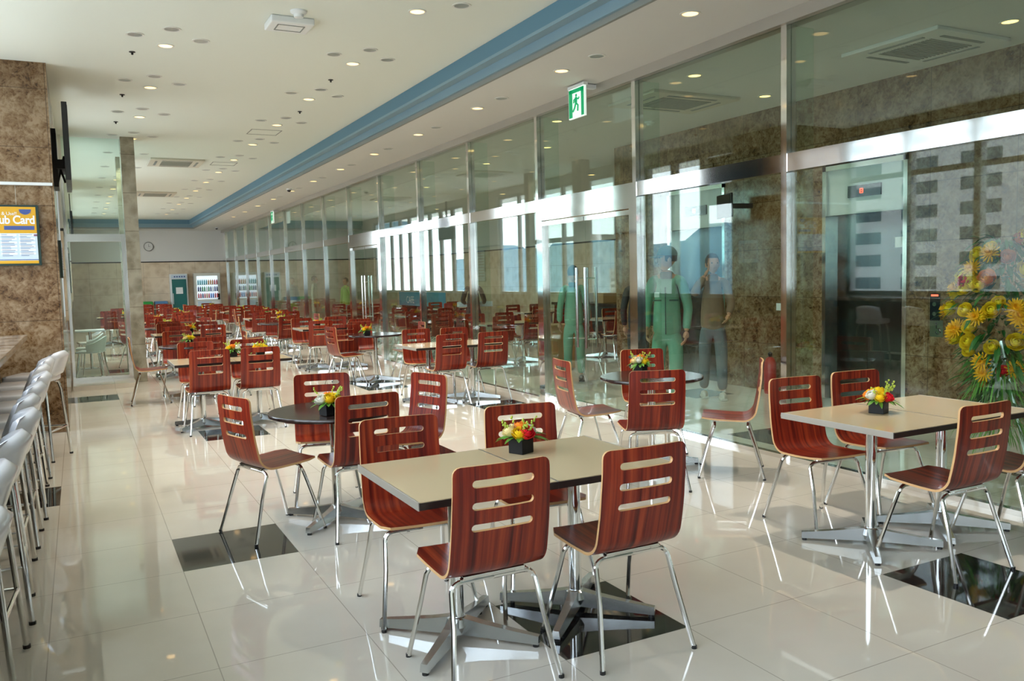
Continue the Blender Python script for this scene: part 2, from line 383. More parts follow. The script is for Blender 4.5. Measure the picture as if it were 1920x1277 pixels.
struct('wall_lobby_end_top', B().box(12.0, 12.2, 11.0, YB, 2.40, ZS).box(5.2, 12.2, YB - .1, YB, 2.4, ZS), M_wall)
struct('trim_lobby_band', B().box(11.99, 12.2, 11.0, YB, 2.36, 2.40).box(5.2, 12.2, YB - .11, YB, 2.36, 2.40), M_band)
struct('wall_lobby_return', B().box(WX + .25, 12.2, 11.2, 11.35, 0, ZS), M_marble)
#@@OBJECTS@@

# ---------------------------------------------------------------- chair
def chair_shell():
    prof = []          # (y, z) from seat front to back top
    for t in range(6):
        u = t / 5; prof.append((.215 - .30 * u, .452 - .018 * sin(u * pi * .5)))
    cyb, r_ = -.085, .095
    zc = .434 + r_
    for k in range(1, 8):
        a = k / 7 * radians(82); prof.append((cyb - r_ * sin(a), zc - r_ * cos(a)))
    y0, z0 = prof[-1]
    H = .87 - z0; nb = 0
    # arc length bookkeeping; back rows are placed at chosen heights
    hw = .198
    slots = [.637, .720, .803]; sr = .0145; sa = .126
    zs = []
    for s_ in slots: zs += [s_ + sr * t for t in (-1, -.87, -.5, 0, .5, .87, 1)]
    zrows = sorted(set(zs + [z0 + H * q for q in (.12, .25, .33)] + [.678, .762, .835, .85, .860, .867, .87]))
    def back_y(z):
        q = (z - z0) / H; return y0 - .075 * q - .012 * sin(q * pi) + .02 * q * q
    rows = [(p[0], p[1], None) for p in prof]
    for z in zrows:
        if z <= z0 + .004: continue
        sl = None
        for s_ in slots:
            if abs(z - s_) <= sr + 1e-6: sl = (z - s_) / sr
        rows.append((back_y(z), z, sl))
    bm = bmesh.new(); uvl = bm.loops.layers.uv.new('UVMap')
    grid = []; s_len = 0; prev = None; sl_ = []
    for (y, z, sl) in rows:
        if prev: s_len += math.hypot(y - prev[0], z - prev[1])
        prev = (y, z); sl_.append(s_len)
        q = max(0, (z - z0) / H); wdt = hw + .006 * (1 - q)
        rc = .03
        if z > .87 - rc: wdt -= rc - sqrt(max(0, rc * rc - (z - (.87 - rc)) ** 2))
        if y > .215 - rc: wdt -= rc - sqrt(max(0, rc * rc - (y - (.215 - rc)) ** 2))
        a = sa if sl is None else (sa - sr) + sr * sqrt(max(0, 1 - sl * sl))
        us = [-wdt, -(wdt + a) / 2, -a, -a / 2, 0, a / 2, a, (wdt + a) / 2, wdt]
        bow = .016 * min(1, q * 2)
        grid.append(([bm.verts.new((u, y + bow * (u / hw) ** 2 * 1.0, z + (0 if q > 0 else -.006 * (1 - (u / hw) ** 2)))) for u in us], us, sl))
    for i in range(len(grid) - 1):
        A, ua, sa_ = grid[i]; Bq, ub, sb_ = grid[i + 1]
        for k in range(8):
            if 2 <= k <= 5 and sa_ is not None and sb_ is not None and sa_ < .999 and sb_ > -.999: continue
            f_ = bm.faces.new([A[k], A[k + 1], Bq[k + 1], Bq[k]])
            for lp, (uu, ss) in zip(f_.loops, ((ua[k], sl_[i]), (ua[k + 1], sl_[i]), (ub[k + 1], sl_[i + 1]), (ub[k], sl_[i + 1]))): lp[uvl].uv = (uu, ss)
            f_.smooth = True
    me = bpy.data.meshes.new('seat_shell'); bm.to_mesh(me); bm.free()
    me.materials.append(M_wood); me.materials.append(M_edge)
    o = bpy.data.objects.new('seat_shell', me); C.objects.link(o)
    so = o.modifiers.new('s', 'SOLIDIFY'); so.thickness = .012; so.offset = 0; so.material_offset_rim = 1; so.use_even_offset = False
    bake(o); o.data.set_sharp_from_angle(angle=radians(32))
    return o
def arch(sx_, sy_, n=8):
    """half of an inverted-U tube: from the foot up and across to the centre line"""
    fx, fy = .225 * sx_, .235 * sy_; tx, ty = .165 * sx_, .12 * sy_
    pts = [(fx, fy, .004), (fx * .75 + tx * .25, fy * .75 + ty * .25, .105), (fx * .4 + tx * .6, fy * .4 + ty * .6, .25), (tx + .012 * sx_, ty + .006 * sy_, .375)]
    for k in range(1, 6):
        a = k / 5 * pi / 2; pts.append((tx + sx_ * (.010 - .045 * (1 - cos(a))) , ty, .375 + .035 * sin(a)))
    pts.append((0, ty, .41))
    return pts
def make_chair():
    t = thing('dining_chair', 'x', 'chair', group='red slotted cafe chairs')
    sh = chair_shell(); sh.parent = t
    for sx_ in (-1, 1):
        for sy_ in (-1, 1):
            g = B(); p = arch(sx_, sy_); g.tube(p, .0105, 8).m(1); g.tube([(p[0][0], p[0][1], 0), (p[0][0], p[0][1], .014)], .0115, 8)
            g.build('leg', [M_tube, M_black], t, smooth=True)
    g = B()
    for x in (-.10, .10): g.tube([(x, -.12, .414), (x, .12, .42)], .008, 6)
    for x in (-.11, .11): g.box(x - .02, x + .02, -.13, -.09, .415, .43).box(x - .02, x + .02, .09, .13, .418, .44)
    g.box(-.13, .13, -.135, .135, .424, .432)
    for y in (-.12, .12): g.tube([(-.14, y, .418), (.14, y, .418)], .009, 6)
    g.build('seat_frame', M_tube, t)
    return t
CH = make_chair(); CH_used = [False]
def chair(x, y, yaw, label):
    if not CH_used[0]:
        CH_used[0] = True; CH.location = (x, y, 0); CH.rotation_euler = (0, 0, radians(yaw)); CH['label'] = label; return CH
    return dup(CH, (x, y, 0), radians(yaw), label)

# ---------------------------------------------------------------- tables
def base_parts(t, tx=0):
    B().lathe([(.03, .05), (.03, .66)], 20, cap=True).lathe([(.045, .655), (.045, .69)], 16).build('pole', M_chrome, t, smooth=True)
    B().lathe([(.045, .035), (.055, .06), (.045, .092), (.034, .10)], 16).build('hub', M_cast, t, smooth=True)
    B().box(-.14, .14, -.14, .14, .685, .695).build('top_plate', M_black, t)
    for k in range(4):
        a = pi / 4 + k * pi / 2
        g = B(); n = 5
        for i in range(n):
            pass
        secs = []
        for q in (0, .25, .6, 1):
            rr = .03 + q * .335; hw = .030 - .012 * q; zb = .014 + .012 * (1 - q); zt = .098 - .050 * q ** .8
            vs = [g.bm.verts.new((rr, y, z)) for y, z in ((-hw, zb), (hw, zb), (hw * .75, zt), (-hw * .75, zt))]
            secs.append(vs)
        for A, Bq in zip(secs, secs[1:]):
            for i in range(4): g._f([A[i], A[(i + 1) % 4], Bq[(i + 1) % 4], Bq[i]])
        g._f(secs[0][::-1]); g._f(secs[-1])
        g.m(1).lathe([(.014, 0), (.014, .022)], 10, c=(.35, 0, 0))
        g.xf(Matrix.Rotation(a, 4, 'Z')); g.build('leg', [M_cast, M_black], t)
def make_rect():
    t = thing('cafe_table', 'x', 'table', group='cream topped pedestal tables')
    hx, hy = .298, .375
    tp = B().box(-hx + .004, hx - .004, -hy + .004, hy - .004, .695, .722).build('tabletop', M_lam, t)
    for q in (-1, 1):
        B().box(-hx, hx, q * hy - .0035, q * hy + .0035, .692, .720, bev=.002).build('edge_band', M_lamedge, tp)
        B().box(q * hx - .004, q * hx + .004, -hy, hy, .690, .723, bev=.002).build('edge_strip', M_header, tp)
    base_parts(t); return t
def make_round(r_=.41):
    t = thing('round_table', 'x', 'table', group='round dark pedestal tables')
    B().lathe([(r_ - .012, .692), (r_, .700), (r_, .714), (r_ - .004, .720), (0.001, .720)], 56, cap=False).lathe([(0.001, .692), (r_ - .012, .692)], 56, cap=False).build('tabletop', M_dark, t, smooth=True)
    base_parts(t); return t
RT, RD = make_rect(), make_round(); used = {'r': 0, 'd': 0}
def rect(x, y, label):
    if not used['r']: used['r'] = 1; RT.location = (x, y, 0); RT['label'] = label; return RT
    return dup(RT, (x, y, 0), 0, label)
def rnd(x, y, label):
    if not used['d']: used['d'] = 1; RD.location = (x, y, 0); RD['label'] = label; return RD
    return dup(RD, (x, y, 0), .2, label)

# ---------------------------------------------------------------- flowers
def rose(g, c, r, tilt, rng, open_=1.0, layers=4):
    """cupped petals in whorls"""
    M0 = Matrix.Translation(c) @ Matrix.Rotation(tilt[0], 4, 'X') @ Matrix.Rotation(tilt[1], 4, 'Y')
    vs0 = set(g.bm.verts)
    g.ball((0, 0, -r * .1), (r * .28, r * .28, r * .36), 8, 6)
    for ly in range(layers):
        rr = r * (.34 + .66 * (ly + 1) / layers); n = 4 + ly * 1
        for k in range(n):
            a0 = 2 * pi * (k + .37 * ly) / n; w_ = 2 * pi / n * .68
            rowv = []
            for i in range(4):
                q = i / 3; el = -1.1 + q * (2.45 - .42 * ly * open_)
                row = []
                for j in range(5):
                    s_ = (j - 2) / 2; a = a0 + s_ * w_ * (.55 + .45 * sin(q * pi * .75 + .4))
                    rad = rr * (.78 + .26 * q * q) * cos(el * .8); zz = rr * .9 * sin(el) - (.16 * r * s_ * s_ * q)
                    row.append(g.bm.verts.new((rad * cos(a), rad * sin(a), zz)))
                rowv.append(row)
            for i in range(3):
                for j in range(4): g._f([rowv[i][j], rowv[i][j + 1], rowv[i + 1][j + 1], rowv[i + 1][j]])
    nv = [v for v in g.bm.verts if v not in vs0]
    bmesh.ops.transform(g.bm, matrix=M0, verts=nv)
def mum(g, c, r, tilt, rng):
    M0 = Matrix.Translation(c) @ Matrix.Rotation(tilt[0], 4, 'X') @ Matrix.Rotation(tilt[1], 4, 'Y')
    vs0 = set(g.bm.verts); g.ball((0, 0, 0), (r * .35, r * .35, r * .3), 8, 5)
    for ly in range(4):
        n = 14; el = radians(75 - ly * 25)
        for k in range(n):
            a = 2 * pi * (k + .5 * ly) / n; d = Vector((cos(a) * cos(el), sin(a) * cos(el), sin(el) * .8)); s_ = Vector((-sin(a), cos(a), 0)) * r * .085
            p0, p1, p2 = d * r * .25, d * r * .75, d * r * (1 if ly > 1 else .85) + Vector((0, 0, r * .08))
            q = [g.bm.verts.new(p) for p in (p0 - s_ * .5, p0 + s_ * .5, p1 + s_, p1 - s_, p2 + s_ * .4, p2 - s_ * .4)]
            g._f([q[0], q[1], q[2], q[3]]); g._f([q[3], q[2], q[4], q[5]])
    nv = [v for v in g.bm.verts if v not in vs0]; bmesh.ops.transform(g.bm, matrix=M0, verts=nv)
def leaf(g, p, d, ln, wd, droop=.3):
    d = Vector(d).normalized(); s_ = d.cross(Vector((0, 0, 1)));
    if s_.length < .1: s_ = Vector((1, 0, 0))
    s_.normalize(); p = Vector(p); pr = []
    for i, (q, w_) in enumerate(((0, .1), (.3, .8), (.6, 1), (.85, .6), (1, .05))):
        c = p + d * ln * q - Vector((0, 0, droop * ln * q * q)); pr.append((g.bm.verts.new(c - s_ * wd * w_ * .5), g.bm.verts.new(c + Vector((0, 0, -.12 * wd * w_))), g.bm.verts.new(c + s_ * wd * w_ * .5)))
    for A, Bq in zip(pr, pr[1:]): g._f([A[0], A[1], Bq[1], Bq[0]]); g._f([A[1], A[2], Bq[2], Bq[1]])
M_pot = mat('black_pot', (.004, .004, .004), .5, spec=.25)
def centrepiece(x, y, label, cols, seed, rz=0, z=.722):
    rng = random.Random(seed)
    t = thing('flower_pot', label, 'flowers', (x, y, z), rz, 'small flower arrangements on the tables')
    B().box(-.042, .042, -.042, .042, 0, .075, bev=.004).build('pot', M_pot, t)
    k = len(cols)
    for i, c_ in enumerate(cols):
        a = 2 * pi * i / k + rng.uniform(-.2, .2); rad = .050 if i < k - 1 or k < 4 else .0
        hz = .105 + (0 if rad else .018) + rng.uniform(-.006, .008); g = B()
        rose(g, (rad * cos(a) * 1.15, rad * sin(a) * 1.15, hz), rng.uniform(.033, .040), (-.6 * sin(a) * (rad > 0), .6 * cos(a) * (rad > 0)), rng)
        g.build('bloom', PET[c_], t, smooth=True)
    g = B()
    for i in range(26):
        a = rng.uniform(0, 2 * pi); e = rng.uniform(.0, .9); leaf(g, (.03 * cos(a), .03 * sin(a), .075), (cos(a), sin(a), e), rng.uniform(.07, .115), rng.uniform(.018, .03), .5)
    g.build('foliage', M_leaf, t)
    g = B()
    for i in range(7):
        a = rng.uniform(0, 2 * pi); p = Vector((.035 * cos(a), .035 * sin(a), .09)); q = p + Vector((.05 * cos(a), .05 * sin(a), rng.uniform(.05, .085)))
        g.tube([p, (p + q) / 2 + Vector((0, 0, .01)), q], .0012, 4)
        for j in range(7):
            u = .35 + .65 * j / 6; c = p.lerp(q, u); g.ball((c.x + rng.uniform(-.008, .008), c.y + rng.uniform(-.008, .008), c.z + rng.uniform(-.004, .006)), .0055, 5, 4)
    g.build('sprig', M_leafy, t)
    return t

RC = 'red slotted chair '
# front pair A
rect(1.37, 3.23, 'cream rectangular table unit nearest the camera, with its bare end toward the stool side')
rect(1.966, 3.23, 'cream rectangular table unit nearest the camera that carries the red and yellow flower pot')
chair(1.345, 2.93, 0, RC + 'nearest the camera, its back hiding the bare end table unit')
chair(1.945, 2.87, 0, RC + 'closest to the camera, drawn up over the large black floor tile')
chair(1.35, 3.66, 180 - 4, RC + 'facing the camera across the bare end of the nearest cream table')
chair(2.01, 3.66, 180 - 8, RC + 'facing the camera behind the red and yellow flower pot')
centrepiece(1.80, 3.42, 'black pot of red, yellow and white flowers on the nearest cream table', ['white', 'orange', 'white', 'cream', 'yellow', 'red', 'orange'], 3, .4)
# round B
rnd(1.42, 5.28, 'round dark table on its own behind the nearest cream table')
chair(1.00, 5.26, -72, RC + 'side on beside the round dark table, beside the open aisle')
chair(1.50, 5.83, 180 - 12, RC + 'beyond the round dark table, behind its yellow flower pot')
chair(1.48, 5.00, 3, RC + 'back to the camera at the round dark table')
chair(1.97, 5.46, 107, RC + 'seen nearly edge on at the glass side of the round dark table')
centrepiece(1.33, 5.06, 'black pot of yellow, orange and white flowers on the round dark table', ['yellow', 'orange', 'white', 'white', 'white', 'yellow', 'orange'], 11, .3)
# pair D right
rect(3.86, 3.16, 'cream table unit beside the glass holding a pot of white, yellow and red flowers')
rect(4.456, 3.16, 'cream table unit closest to the lift lobby glass, joined to the flower table')
chair(3.94, 3.60, 180 - 6, RC + 'facing camera at the corner of the cream table by the lift lobby')
chair(4.48, 3.60, 180 - 6, RC + 'facing the camera behind the cream table, in front of the lift door')
chair(3.91, 2.76, 0, RC + 'back to the camera at the cream table by the flower stand')
chair(4.58, 2.80, 0, RC + 'half out of the picture beneath the tall flower stand')
centrepiece(3.99, 3.22, 'black pot of white, yellow and red flowers on the cream table by the lift lobby', ['white', 'yellow', 'orange', 'white', 'yellow', 'red', 'yellow'], 5, .35)
# round E
rnd(4.05, 5.42, 'round dark table beside the glass in front of the green uniformed man')
chair(4.36, 5.84, 180 - 16, RC + 'beyond the round dark table, in front of the glass double door')
chair(3.62, 4.87, -22, RC + 'back to the camera at the round dark table beside the glass')
chair(3.62, 5.70, -100, RC + 'side on, facing the glass beside the round dark table')
chair(4.38, 4.86, 48, RC + 'in profile with its thin edge toward the camera beside the glass')
centrepiece(4.12, 5.66, 'black pot of orange, white and yellow flowers on the round table beside the glass', ['red', 'yellow', 'orange', 'cream', 'white', 'yellow', 'orange'], 8, .4)
# pair C left, ninth metre
rect(1.13, 9.5, 'cream table unit in the second cream pair, at its aisle end')
rect(1.726, 9.5, 'cream table unit in the second cream pair, under two flower pots')
chair(1.15, 9.20, 2, RC + 'back to the camera at the aisle end of the second cream pair')
chair(1.66, 9.18, 0, RC + 'back to camera, yellow blooms above it, in the second cream pair')
chair(1.18, 10.10, 180, RC + 'facing the camera across the aisle end of the second cream pair')
chair(1.76, 10.12, 178, RC + 'facing the camera across the flower end of the second cream pair')
centrepiece(1.50, 9.72, 'black pot of white and green flowers on the second cream pair', ['white', 'yellow', 'white', 'yellow', 'orange'], 13)
centrepiece(1.78, 9.62, 'black pot of large golden blooms on the second cream pair', ['yellow', 'gold', 'yellow', 'gold', 'yellow'], 14)
# pair F by the glass
rect(3.80, 9.62, 'cream table unit in the bare pair by the glass, at its room side end')
rect(4.396, 9.62, 'cream table unit in the bare pair by the glass, nearest the mullion')
chair(3.93, 9.40, 0, RC + 'back to camera, room side of the bare cream pair by the glass')
chair(4.50, 9.42, -2, RC + 'back to camera, glass side of the bare cream pair by the mullion')
chair(3.98, 10.28, 180, RC + 'facing the camera behind the bare cream pair, room side')
chair(4.48, 10.16, 180, RC + 'facing the camera behind the bare cream pair, glass side')
# round H left
rnd(1.32, 12.0, 'round dark table behind the second cream pair in the aisle row')
chair(.78, 11.92, -93, RC + 'side on at the aisle edge, its thin profile facing the glass')
chair(1.44, 11.36, 2, RC + 'back to the camera at the second round table of the aisle row')
chair(1.22, 12.68, 176, RC + 'facing the camera behind the second round table of the aisle row')
chair(1.80, 12.0, 88, RC + 'turned to the aisle at the second round table of the aisle row')
centrepiece(1.28, 11.88, 'black pot of small yellow blooms on the second round table of the aisle row', ['yellow', 'gold', 'yellow', 'cream', 'yellow'], 17)
# round G right
rnd(3.95, 12.15, 'round dark table over the long black tile by the glass')
chair(3.62, 12.72, -8, RC + 'with its lit back to the camera beside the orange flower pot')
chair(3.98, 12.85, 176, RC + 'facing the camera behind the orange flower pot')
chair(4.50, 12.2, 84, RC + 'turned away from the glass at the second round table by the glass')
chair(3.45, 12.05, -82, RC + 'side on, room side of the second round table by the glass')
centrepiece(3.74, 11.9, 'black pot of orange and yellow flowers on the second round table by the glass', ['orange', 'yellow', 'white', 'yellow', 'orange'], 19)
ordn = ['third', 'fourth', 'fifth', 'sixth', 'seventh', 'eighth']
def group_rect(x, y, nm, rng, fl=True, cols=None):
    rect(x - .298, y, 'cream table unit at the aisle end of the ' + nm)
    rect(x + .298, y, 'cream table unit at the glass end of the ' + nm)
    for dx, dn in ((-.3, 'aisle end'), (.3, 'glass end')):
        chair(x + dx + rng.uniform(-.05, .05), y - .30 + rng.uniform(-.06, .03), rng.uniform(-8, 8), RC + 'back to camera, %s of the %s' % (dn, nm))
        chair(x + dx + rng.uniform(-.05, .05), y + .48 + rng.uniform(-.03, .12), 180 + rng.uniform(-8, 8), RC + 'facing camera, %s of the %s' % (dn, nm))
    if fl: centrepiece(x + rng.uniform(-.25, .25), y, 'black pot of %s blooms on the %s' % (fl, nm), cols or ['yellow', 'gold', 'white', 'yellow', 'orange'], rng.random())
def group_round(x, y, nm, rng, fl=True, cols=None):
    rnd(x, y, 'dark round tabletop of the ' + nm)
    for a, dn in ((0, 'facing camera behind'), (90, 'facing the glass at'), (180, 'back to camera at'), (270, 'facing the aisle at')):
        aa = radians(a + rng.uniform(-14, 14)); d = .52 + rng.uniform(0, .1)
        px, py = x - sin(aa) * d, y + cos(aa) * d
        chair(px, py, degrees_(aa) + 180 + rng.uniform(-8, 8), RC + '%s the %s' % (dn, nm))
    if fl: centrepiece(x + .05, y - .05, 'black pot of %s blooms on the %s' % (fl, nm), cols or ['yellow', 'orange', 'yellow', 'cream'], rng.random())
def degrees_(a): return a * 180 / pi
rng = random.Random(5)
group_rect(1.65, 14.9, 'third aisle row cream pair', rng, 'green and yellow')
group_rect(3.95, 14.6, 'third cream pair by the glass', rng, 'orange and pink')
group_round(1.45, 17.3, 'third round group of the aisle row', rng, 'small gold')
group_round(3.55, 17.1, 'third round group by the glass', rng, 'pale yellow')
group_rect(1.75, 19.8, 'fourth aisle row cream pair', rng, 'bright yellow')
group_rect(3.95, 19.6, 'fourth cream pair by the glass', rng, 'golden')
group_round(2.3, 22.2, 'middle round group on the far floor', rng, 'yellow and green')
group_round(4.25, 22.2, 'fourth round group by the glass', rng, 'rich yellow')
group_rect(2.6, 24.9, 'cream pair before the vending machines', rng, 'lemon yellow')
group_rect(4.2, 24.9, 'fifth cream pair by the glass', rng, 'deep gold')
group_rect(1.0, 24.2, 'cream pair toward the recycling bins', rng, 'mustard yellow')
group_rect(3.4, 27.0, 'last cream pair beneath the soffit', rng, 'butter yellow')
group_rect(1.3, 26.6, 'last aisle row cream pair', rng, 'amber')

group_round(3.9, 29.4, 'final round group near the fridge', rng, 'pale lemon')
group_rect(2.3, 30.6, 'final cream pair near the bins', rng, None)
# second dining room behind the glass
for (x, y, nm) in ((6.75, 13.2, 'first pair behind the glass'), (8.9, 12.9, 'corner pair deep behind the glass'), (6.9, 17.6, 'second pair behind the glass'), (9.3, 16.6, 'second deep pair behind the glass'), (6.9, 22.6, 'third pair behind the glass'), (9.0, 20.8, 'third deep pair behind the glass')):
    group_rect(x, y, nm, rng, None)
for (x, y, nm) in ((6.2, 15.4, 'first round table behind the glass'), (6.3, 20.2, 'second round table behind the glass')):
    group_round(x, y, nm, rng, None)
# ---------------------------------------------------------------- bar counter and stools
t = thing('bar_counter', 'long dark marble bar counter along the window', 'counter', (0, 0, 0))
B().box(-1.40, -.47, -4, 9.6, 1.03, 1.085, bev=.015).build('worktop', M_ctop, t)
B().box(-1.36, -.62, -4, 9.55, .93, 1.03).build('apron', M_blackm, t)
B().box(-1.49, -1.2, -4, 9.7, 0, .93).build('front_panel', M_blackm, t)
for y in (-2, 1.0, 4.0, 7.0, 9.5): B().box(-1.3, -.72, y - .03, y + .03, 0, .93).build('support_leg', M_blackm, t)
B().tube([(-.95, -4, .22), (-.95, 9.4, .22)], .02, 10).build('foot_rail', M_chrome, t)
struct('floor_plinth', B().box(-1.5, -1.0, YF, 10.08, 0, .10), M_ctop)
def make_stool():
    t = thing('bar_stool', 'x', 'stool', group='white wrapped bar stools')
    B().box(-.19, .19, -.17, .19, .70, .775, bev=.03).build('seat', M_wrap, t, smooth=True, ang=60)
    g = B(); n = 9; H = 8; outer = []
    for sd in (0, 1):
        rows = []
        for j in range(H + 1):
            v = j / H; row = []
            for i in range(n + 1):
                u = (i / n - .5) * 2; edge = max(0, abs(u) - .7) / .3; ev = max(0, abs(v * 2 - 1) - .65) / .35
                th = .045 * sqrt(max(0, 1 - min(1, edge ** 2))) * sqrt(max(0.0, 1 - min(1, ev ** 2)))
                x = u * (.185 - .02 * v * v); y = -.185 + .06 * u * u - .085 * v + (th if sd else -th); row.append(g.bm.verts.new((x, y, .745 + .235 * v - .03 * u * u * v)))
            rows.append(row)
        for j in range(H):
            for i in range(n): g._f([rows[j][i], rows[j][i + 1], rows[j + 1][i + 1], rows[j + 1][i]])
    bmesh.ops.remove_doubles(g.bm, verts=g.bm.verts[:], dist=.0005)
    g.build('backrest', M_wrap, t, smooth=True, ang=80)
    for sx_ in (-1, 1):
        for sy_ in (-1, 1):
            p = [(.205 * sx_, .205 * sy_, .0), (.165 * sx_, .165 * sy_, .62), (.15 * sx_, .15 * sy_, .685), (.11 * sx_, .14 * sy_, .70)]
            B().tube(p, .0125, 10).m(1).tube([(.205 * sx_, .205 * sy_, 0), (.2045 * sx_, .2045 * sy_, .015)], .016, 10).build('leg', [M_tube, M_black], t, smooth=True)
    g = B(); z = .27; q = .188
    for a, b_ in (((-q, -q), (q, -q)), ((q, -q), (q, q)), ((q, q), (-q, q)), ((-q, q), (-q, -q))): g.tube([(*a, z), (*b_, z)], .009, 8)
    g.build('footrest', M_tube, t, smooth=True)
    return t
ST = make_stool(); names_ = ['nearest the camera', 'second from the camera', 'third from the camera', 'fourth from the camera', 'fifth from the camera', 'sixth from the camera', 'seventh from the camera', 'eighth from the camera', 'ninth from the camera', 'tenth from the camera', 'pulled out askew beside the marble pillar']
ys = [1.9 + .66 * k for k in range(10)]
for k, y in enumerate(ys):
    lb = 'white wrapped chrome bar stool, %s along the counter' % names_[k]
    if k == 0: ST.location = (-.50, y, 0); ST.rotation_euler = (0, 0, pi / 2); ST['label'] = lb
    else: dup(ST, (-.50 + .015 * sin(k * 2.1), y + .02 * sin(k * 5), 0), pi / 2 + .06 * sin(k * 3.7), lb)
dup(ST, (-.40, 8.62, 0), pi / 2 - .35, 'white wrapped chrome bar stool ' + names_[10])

# ---------------------------------------------------------------- poster on the pillar, TVs
def text(s, size, name, m_, parent, loc, rot, ext=.001, align='LEFT', sx_=1, off=0):
    cu = bpy.data.curves.new(name, 'FONT'); cu.body = s; cu.size = size; cu.extrude = ext; cu.align_x = align; cu.offset = off; cu.space_character = .95
    o = bpy.data.objects.new(name, cu); C.objects.link(o)
    dg = bpy.context.evaluated_depsgraph_get(); me = bpy.data.meshes.new_from_object(o.evaluated_get(dg))
    bpy.data.objects.remove(o); me.materials.clear(); me.materials.append(m_)
    q = link(name, me, parent, loc); q.rotation_euler = rot; q.scale = (sx_, 1, 1); return q
M_gold = mat('poster_gold', (.72, .38, .02), .3); M_pale = mat('poster_pale_blue', (.62, .72, .80), .3); M_navy = mat('poster_navy', (.06, .10, .30), .3)
M_pw = mat('poster_white', (.85, .86, .84), .3); M_green2 = mat('poster_frame_dark_green', (.01, .035, .03), .3); M_maroon = mat('poster_plum', (.25, .12, .2), .3)
t = thing('framed_poster', 'framed gold and pale blue club card poster hung on the brown marble pillar', 'poster', (-.65, 10.045, 2.09))
hw, hh = .335, .31
B().box(-hw, hw, -.012, .03, -hh, hh).build('frame', M_green2, t)
B().box(-hw + .025, hw - .025, -.016, -.011, .02, hh - .02).box(-hw + .025, hw - .025, -.016, -.011, -hh + .02, -hh + .05).build('gold_print', M_gold, t)
B().box(-hw + .025, hw - .025, -.016, -.011, -hh + .05, .02).build('pale_print', M_pale, t)
g = B().box(.02, .29, -.019, -.015, .055, .095); g.prism([(.215 + .055 * cos(a * pi / 12), .265 - .055 * abs(sin(a * pi / 12))) for a in range(13)], -.019, -.015, 'y'); g.box(-hw + .025, hw - .025, -.018, -.015, -hh + .055, -hh + .062); g.build('navy_print', M_navy, t)
g = B()
for j in range(6):
    for i in range(2): g.box(-.02 + i * .165, .125 + i * .165, -.018, -.015, -.01 - j * .038, .012 - j * .038)
g.build('white_print', M_pw, t)
g = B()
for j in range(13):
    for i in range(2):
        g.box(-.01 + i * .165, .04 + i * .165 + .07 * abs(sin(j * 2.3 + i)), -.0195, -.017, .004 - j * .018, .008 - j * .018)
for j in range(3): g.box(.16, .27, -.0195, -.0185, .255 - j * .014, .258 - j * .014)
g.build('fine_print', M_navy, t)
B().box(-.09, -.02, -.019, -.015, .04, .10).box(.28, .31, -.0195, -.017, -.01, .01).build('plum_print', M_maroon, t)
text('Club Card', .118, 'headline', M_pw, t, (.30, -.018, .118), (pi / 2, 0, 0), align='RIGHT', off=.0028, sx_=.86)
text('Save & Use!!', .048, 'subhead', M_pw, t, (-.09, -.018, .205), (pi / 2, 0, 0))
g = B().tube([(.14, .0, hh), (.14, .01, .53)], .0015, 4).tube([(-.2, .0, hh), (-.2, .01, .53)], .0015, 4).build('hanging_wire', M_steel, t)
tag(B().box(-1.7, -.17, 10.045, 10.08, 2.605, 2.635).build('picture_rail', M_white), 'thin white picture rail across the brown marble pillar', 'rail')
def poster2(x, y, z, w_, h, rot, label, seed):
    rr = random.Random(seed)
    t = thing('framed_notice', label, 'poster', (x, y, z), rot)
    B().box(-w_ / 2, w_ / 2, -.01, .02, -h / 2, h / 2).build('frame', M_green2, t)
    B().box(-w_ / 2 + .02, w_ / 2 - .02, -.014, -.009, -h / 2 + .02, h / 2 - .02).build('print', M_pale, t)
    g = B()
    for j in range(9): g.box(-w_ / 2 + .05, w_ / 2 - .05 - rr.uniform(0, .2 * w_), -.016, -.013, h / 2 - .10 - j * (h - .16) / 9, h / 2 - .10 - j * (h - .16) / 9 + .02)
    g.build('print_lines', M_maroon, t)
poster2(-.13, 21.7, 1.85, .6, .9, pi / 2, 'pale framed notice on the beige pier of the window wall', 1)
poster2(-.145, 10.95, 1.86, .5, .42, pi / 2, 'green framed notice on the aisle face of the brown marble pillar', 4)
M_screen = mat('tv_screen', (.008, .010, .012), .08)
t = thing('television', 'large black television mounted high on the aisle face of the marble pillar', 'television', (-.02, 11.1, 3.13))
B().box(-.025, .03, -.70, .70, -.42, .42, bev=.006).build('casing', M_black, t)
B().box(.030, .033, -.67, .67, -.39, .39).build('screen', M_screen, t)
B().box(-.11, -.02, -.3, .3, -.25, -.15).box(-.14, -.10, -.25, .25, -.45, .2).tube([(-.12, -.2, -.1), (-.03, -.2, -.4)], .012, 6).tube([(-.12, -.2, -.45), (-.03, -.2, -.1)], .012, 6).build('wall_bracket', M_blackm, t)

t = thing('television', 'black television hung before the far windows near the beige pier', 'television', (-.04, 23.9, 3.05))
B().box(-.025, .03, -.6, .6, -.35, .35, bev=.006).build('casing', M_black, t); B().box(.030, .033, -.57, .57, -.32, .32).build('screen', M_screen, t); B().box(-.02, .0, -.05, .05, .3, .82).build('ceiling_pole', M_blackm, t)
